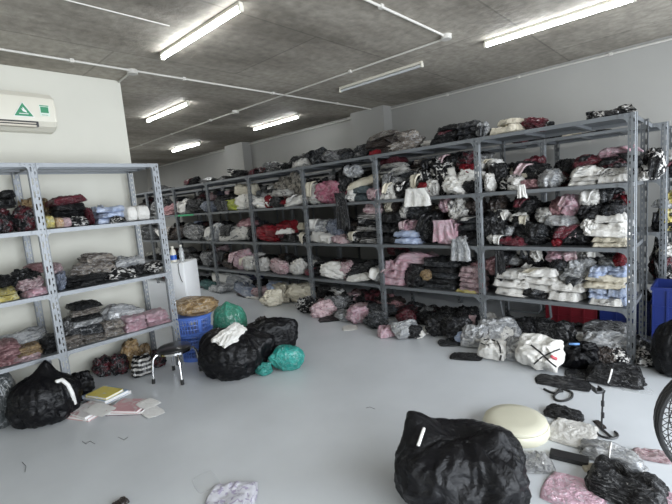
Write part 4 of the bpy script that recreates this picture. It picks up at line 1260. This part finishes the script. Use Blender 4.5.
for i, pts in enumerate((((82, 441), (86, 444), (90, 441), (95, 444)), ((118, 437), (124, 440), (128, 437)), ((22, 462), (26, 466), (25, 472)), ((366, 408), (370, 407), (375, 409)))):
    q = [onz(u, v, .003) for u, v in pts]
    tag(MB().tube([p-q[0] for p in q], .0013, 5).build('thread_scrap', M['rubber'], smooth=True, loc=q[0]), ['dark thread on the floor before the tied refuse bag', 'dark thread on the floor before the pink magazine', 'dark thread on the floor nearest the picture corner', 'tiny dark thread on the bare floor behind the open black bag'][i], 'thread')
flat('brown_scrap', 'brown crumpled scrap at the bottom edge', 'scrap', CMs['br'], (112, 128, 497, 508), .03, .3)
# --- crates and a chair base behind the long rack
def crate(name, xa, xb, y, dep, h, col, label):
    m = simple(name+'_plastic', col, .4); r = empty('crate', ((xa+xb)/2, y, 0), 0, label, 'crate'); w2 = (xb-xa)/2
    b = MB(); t = .004
    b.box((-w2, 0, 0), (w2, dep, .005)); b.box((-w2, 0, 0), (w2, t, h)); b.box((-w2, dep-t, 0), (w2, dep, h)); b.box((-w2, 0, 0), (-w2+t, dep, h)); b.box((w2-t, 0, 0), (w2, dep, h))
    b.build('body', m, r)
    rm = MB(); rm.box((-w2-.012, -.012, h-.03), (w2+.012, 0, h)); rm.box((-w2-.012, dep, h-.03), (w2+.012, dep+.012, h)); rm.box((-w2-.012, 0, h-.03), (-w2, dep, h)); rm.box((w2, 0, h-.03), (w2+.012, dep, h)); rm.build('rim', m, r)
    rb = MB()
    n = max(3, int((xb-xa)/.12))
    for k in range(n+1): x = -w2+(xb-xa)*k/n; rb.box((max(-w2, x-.008), -.01, 0), (min(w2, x+.008), 0, h-.03))
    for z in (.33, .66): rb.box((-w2, -.007, h*z-.006), (w2, 0, h*z+.006))
    rb.build('ribs', m, r)
yr = 4.8
crate('red_crate', ony(546, 318, yr).x, ony(597, 318, yr).x, yr, .34, .3, (.17, .012, .02), 'red plastic crate on the floor behind the corner bay')
crate('blue_crate', ony(600, 322, yr).x, ony(650, 322, yr).x, yr, .34, .34, (.01, .022, .13), 'low blue plastic crate on the floor behind the corner post')
crate('tall_blue_crate', ony(652, 315, 4.6).x, ony(700, 315, 4.6).x, 4.6, .4, .52, (.01, .022, .13), 'tall blue plastic bin at the frame edge beyond the corner post')
heap('black_sack', 'black sack standing between the two blue bins', 'bag', M['bag'], SM['wrap'][3], (640, 655, 284, 330), .2)
ch = empty('chair_base', ony(525, 318, 4.35), 0, 'grey tubular chair base under the corner bay', 'chair'); o_ = Vector(ch.location); ch.location.z = 0; o_.z = 0
for y, pts in ((4.3, [(500, 299), (503, 316), (512, 318), (546, 321), (551, 317), (549, 299)]), (4.5, [(508, 297), (509, 310), (538, 313), (541, 309), (539, 297)])):
    q = [ony(u, v, y) for u, v in pts]
    MB().tube([p-o_ for p in q], .012, 8).build('leg_loop', M['steel'], ch, smooth=True)
q = [ony(u, v, yy) for u, v, yy in ((500, 299, 4.3), (508, 297, 4.5))]; MB().tube([p-o_ for p in q], .012, 8).build('side_bar', M['steel'], ch, smooth=True)
q = [ony(u, v, yy) for u, v, yy in ((549, 299, 4.3), (539, 297, 4.5))]; MB().tube([p-o_ for p in q], .012, 8).build('side_bar', M['steel'], ch, smooth=True)
# --- floor fan
def fan():
    d = ray(742, 430); C = E0+d*(1.5/d.dot(_f)); RF = .247
    r = empty('floor_fan', (C.x, C.y, 0), 0, 'black pedestal fan cut by the frame edge', 'fan')
    face = Matrix.Translation((0, 0, C.z)) @ Matrix.Rotation(face_yaw(C)+R_(22), 4, 'Z') @ Matrix.Rotation(R_(90), 4, 'X')
    X = lambda p: face @ Vector(p)
    def circ(rr, z, n=48): return [X((math.cos(2*math.pi*k/n)*rr, math.sin(2*math.pi*k/n)*rr, z)) for k in range(n)]
    MB().tube(circ(RF, 0), .011, 8, True).tube(circ(RF, .02), .009, 8, True).tube(circ(RF, -.02), .009, 8, True).build('rim', M['black_plastic'], r, smooth=True)
    for sgn, nm in ((1, 'front_guard'), (-1, 'rear_guard')):
        g = MB()
        for k in range(60):
            a = 2*math.pi*k/60
            g.tube([X((math.cos(a)*rr, math.sin(a)*rr, sgn*z)) for rr, z in ((.06, .095), (.14, .09), (.2, .075), (.238, .045), (RF, .005))], .0016, 4)
        for rr, z in ((.06, .095), (.13, .091), (.19, .079), (.23, .052)): g.tube(circ(rr, sgn*z, 40), .002, 4, True)
        g.build(nm, M['black_plastic'], r)
    MB().lathe([(.001, .1), (.05, .1), (.06, .094), (.06, .088), (.001, .088)], n=24, M=face).build('badge', M['black_plastic'], r, smooth=True)
    for k in range(3):
        a0 = k*2*math.pi/3; pts = []
        for t in [i/8 for i in range(9)]: pts.append((a0-.5*t**.5*1.0, .05+.17*t, .025))
        for t in [i/8 for i in range(8, -1, -1)]: pts.append((a0+.75*(1-t*.3), .05+.17*t, -.02))
        MB().prism([X((math.cos(a)*rr, math.sin(a)*rr, z)) for a, rr, z in pts], face.to_3x3() @ Vector((0, 0, .003))).build('blade', simple('smoky_blade', (.05, .05, .055), .25), r)
    MB().lathe([(.001, -.02), (.06, -.02), (.075, -.1), (.07, -.2), (.04, -.24), (.001, -.24)], n=24, M=face).build('motor', M['black_plastic'], r, smooth=True)
    bk = face @ Vector((0, 0, -.14))
    MB().tube([(bk.x, bk.y, .03), (bk.x, bk.y, C.z-.02)], .019, 12).build('pole', M['black_plastic'], r, smooth=True)
    MB().lathe([(.001, 0), (.2, 0), (.2, .015), (.17, .03), (.03, .045), (.001, .045)], c=(bk.x, bk.y, 0), n=40).build('base', M['black_plastic'], r, smooth=True)
fan()
# --- keep what can be seen from the place of the photograph; then describe each garment by its neighbours
DROP = [20, 57, 278, 285, 287, 288, 386, 389, 390, 392, 394, 398, 399, 400, 401, 404, 405, 406, 408, 411, 412, 414, 415, 416, 417, 418, 419, 422, 424, 425, 426, 427, 428, 429, 430, 431, 433, 434, 436, 437, 438, 440, 441, 442, 443, 444, 447, 450, 451, 453, 454, 456, 457, 459, 460, 461, 462, 464, 465, 466, 467, 468, 469, 470, 471, 473, 474, 475, 478, 479, 484, 485, 487, 488, 490, 494, 495, 497, 498, 500, 501, 503, 504, 505, 506, 507, 508, 511, 512, 513, 514, 516, 517, 519, 520, 521, 522, 523, 524, 525, 526, 527, 528, 529, 530, 532, 533, 535, 536, 538, 539, 540, 542, 543, 545, 546, 547, 548, 549, 551, 552, 554, 555, 558, 559, 560, 561, 563, 564, 565, 566, 567, 568, 569, 570, 571, 573, 574, 575, 580, 581, 583, 588, 589, 591, 592, 593, 594, 596, 598, 600, 601, 602, 605, 607, 609, 611, 613, 615, 616, 617, 618, 619, 620, 621, 623, 625, 627, 628, 629, 631, 636, 642, 646, 655, 657, 659, 661, 662, 663, 665, 666, 667, 668, 669, 670, 672, 673, 674, 675, 676, 677, 678, 679, 683, 684, 685, 686, 689, 690]
NOSLV = [0, 275, 281, 299, 395, 481, 496, 515, 541, 557, 576, 586, 587, 630, 649, 650, 664, 688]

for i in DROP:
    for c in list(ITEMS[i]['obj'].children): bpy.data.objects.remove(c)
    bpy.data.objects.remove(ITEMS[i]['obj']); ITEMS[i]['obj'] = None
for i in NOSLV:
    for c in list(ITEMS[i]['obj'].children): bpy.data.objects.remove(c)
ITEMS[:] = [it for it in ITEMS if it['obj']]
label_items()
WC = ['garments on top of the rack', 'garments on the second shelf', 'garments on the third shelf', 'garments on the lowest shelf', 'garments heaped on the floor under the rack']
for it in ITEMS: tag(it['obj'], it['label'], 'garment', it['c'].name+': '+WC[it['sh']])
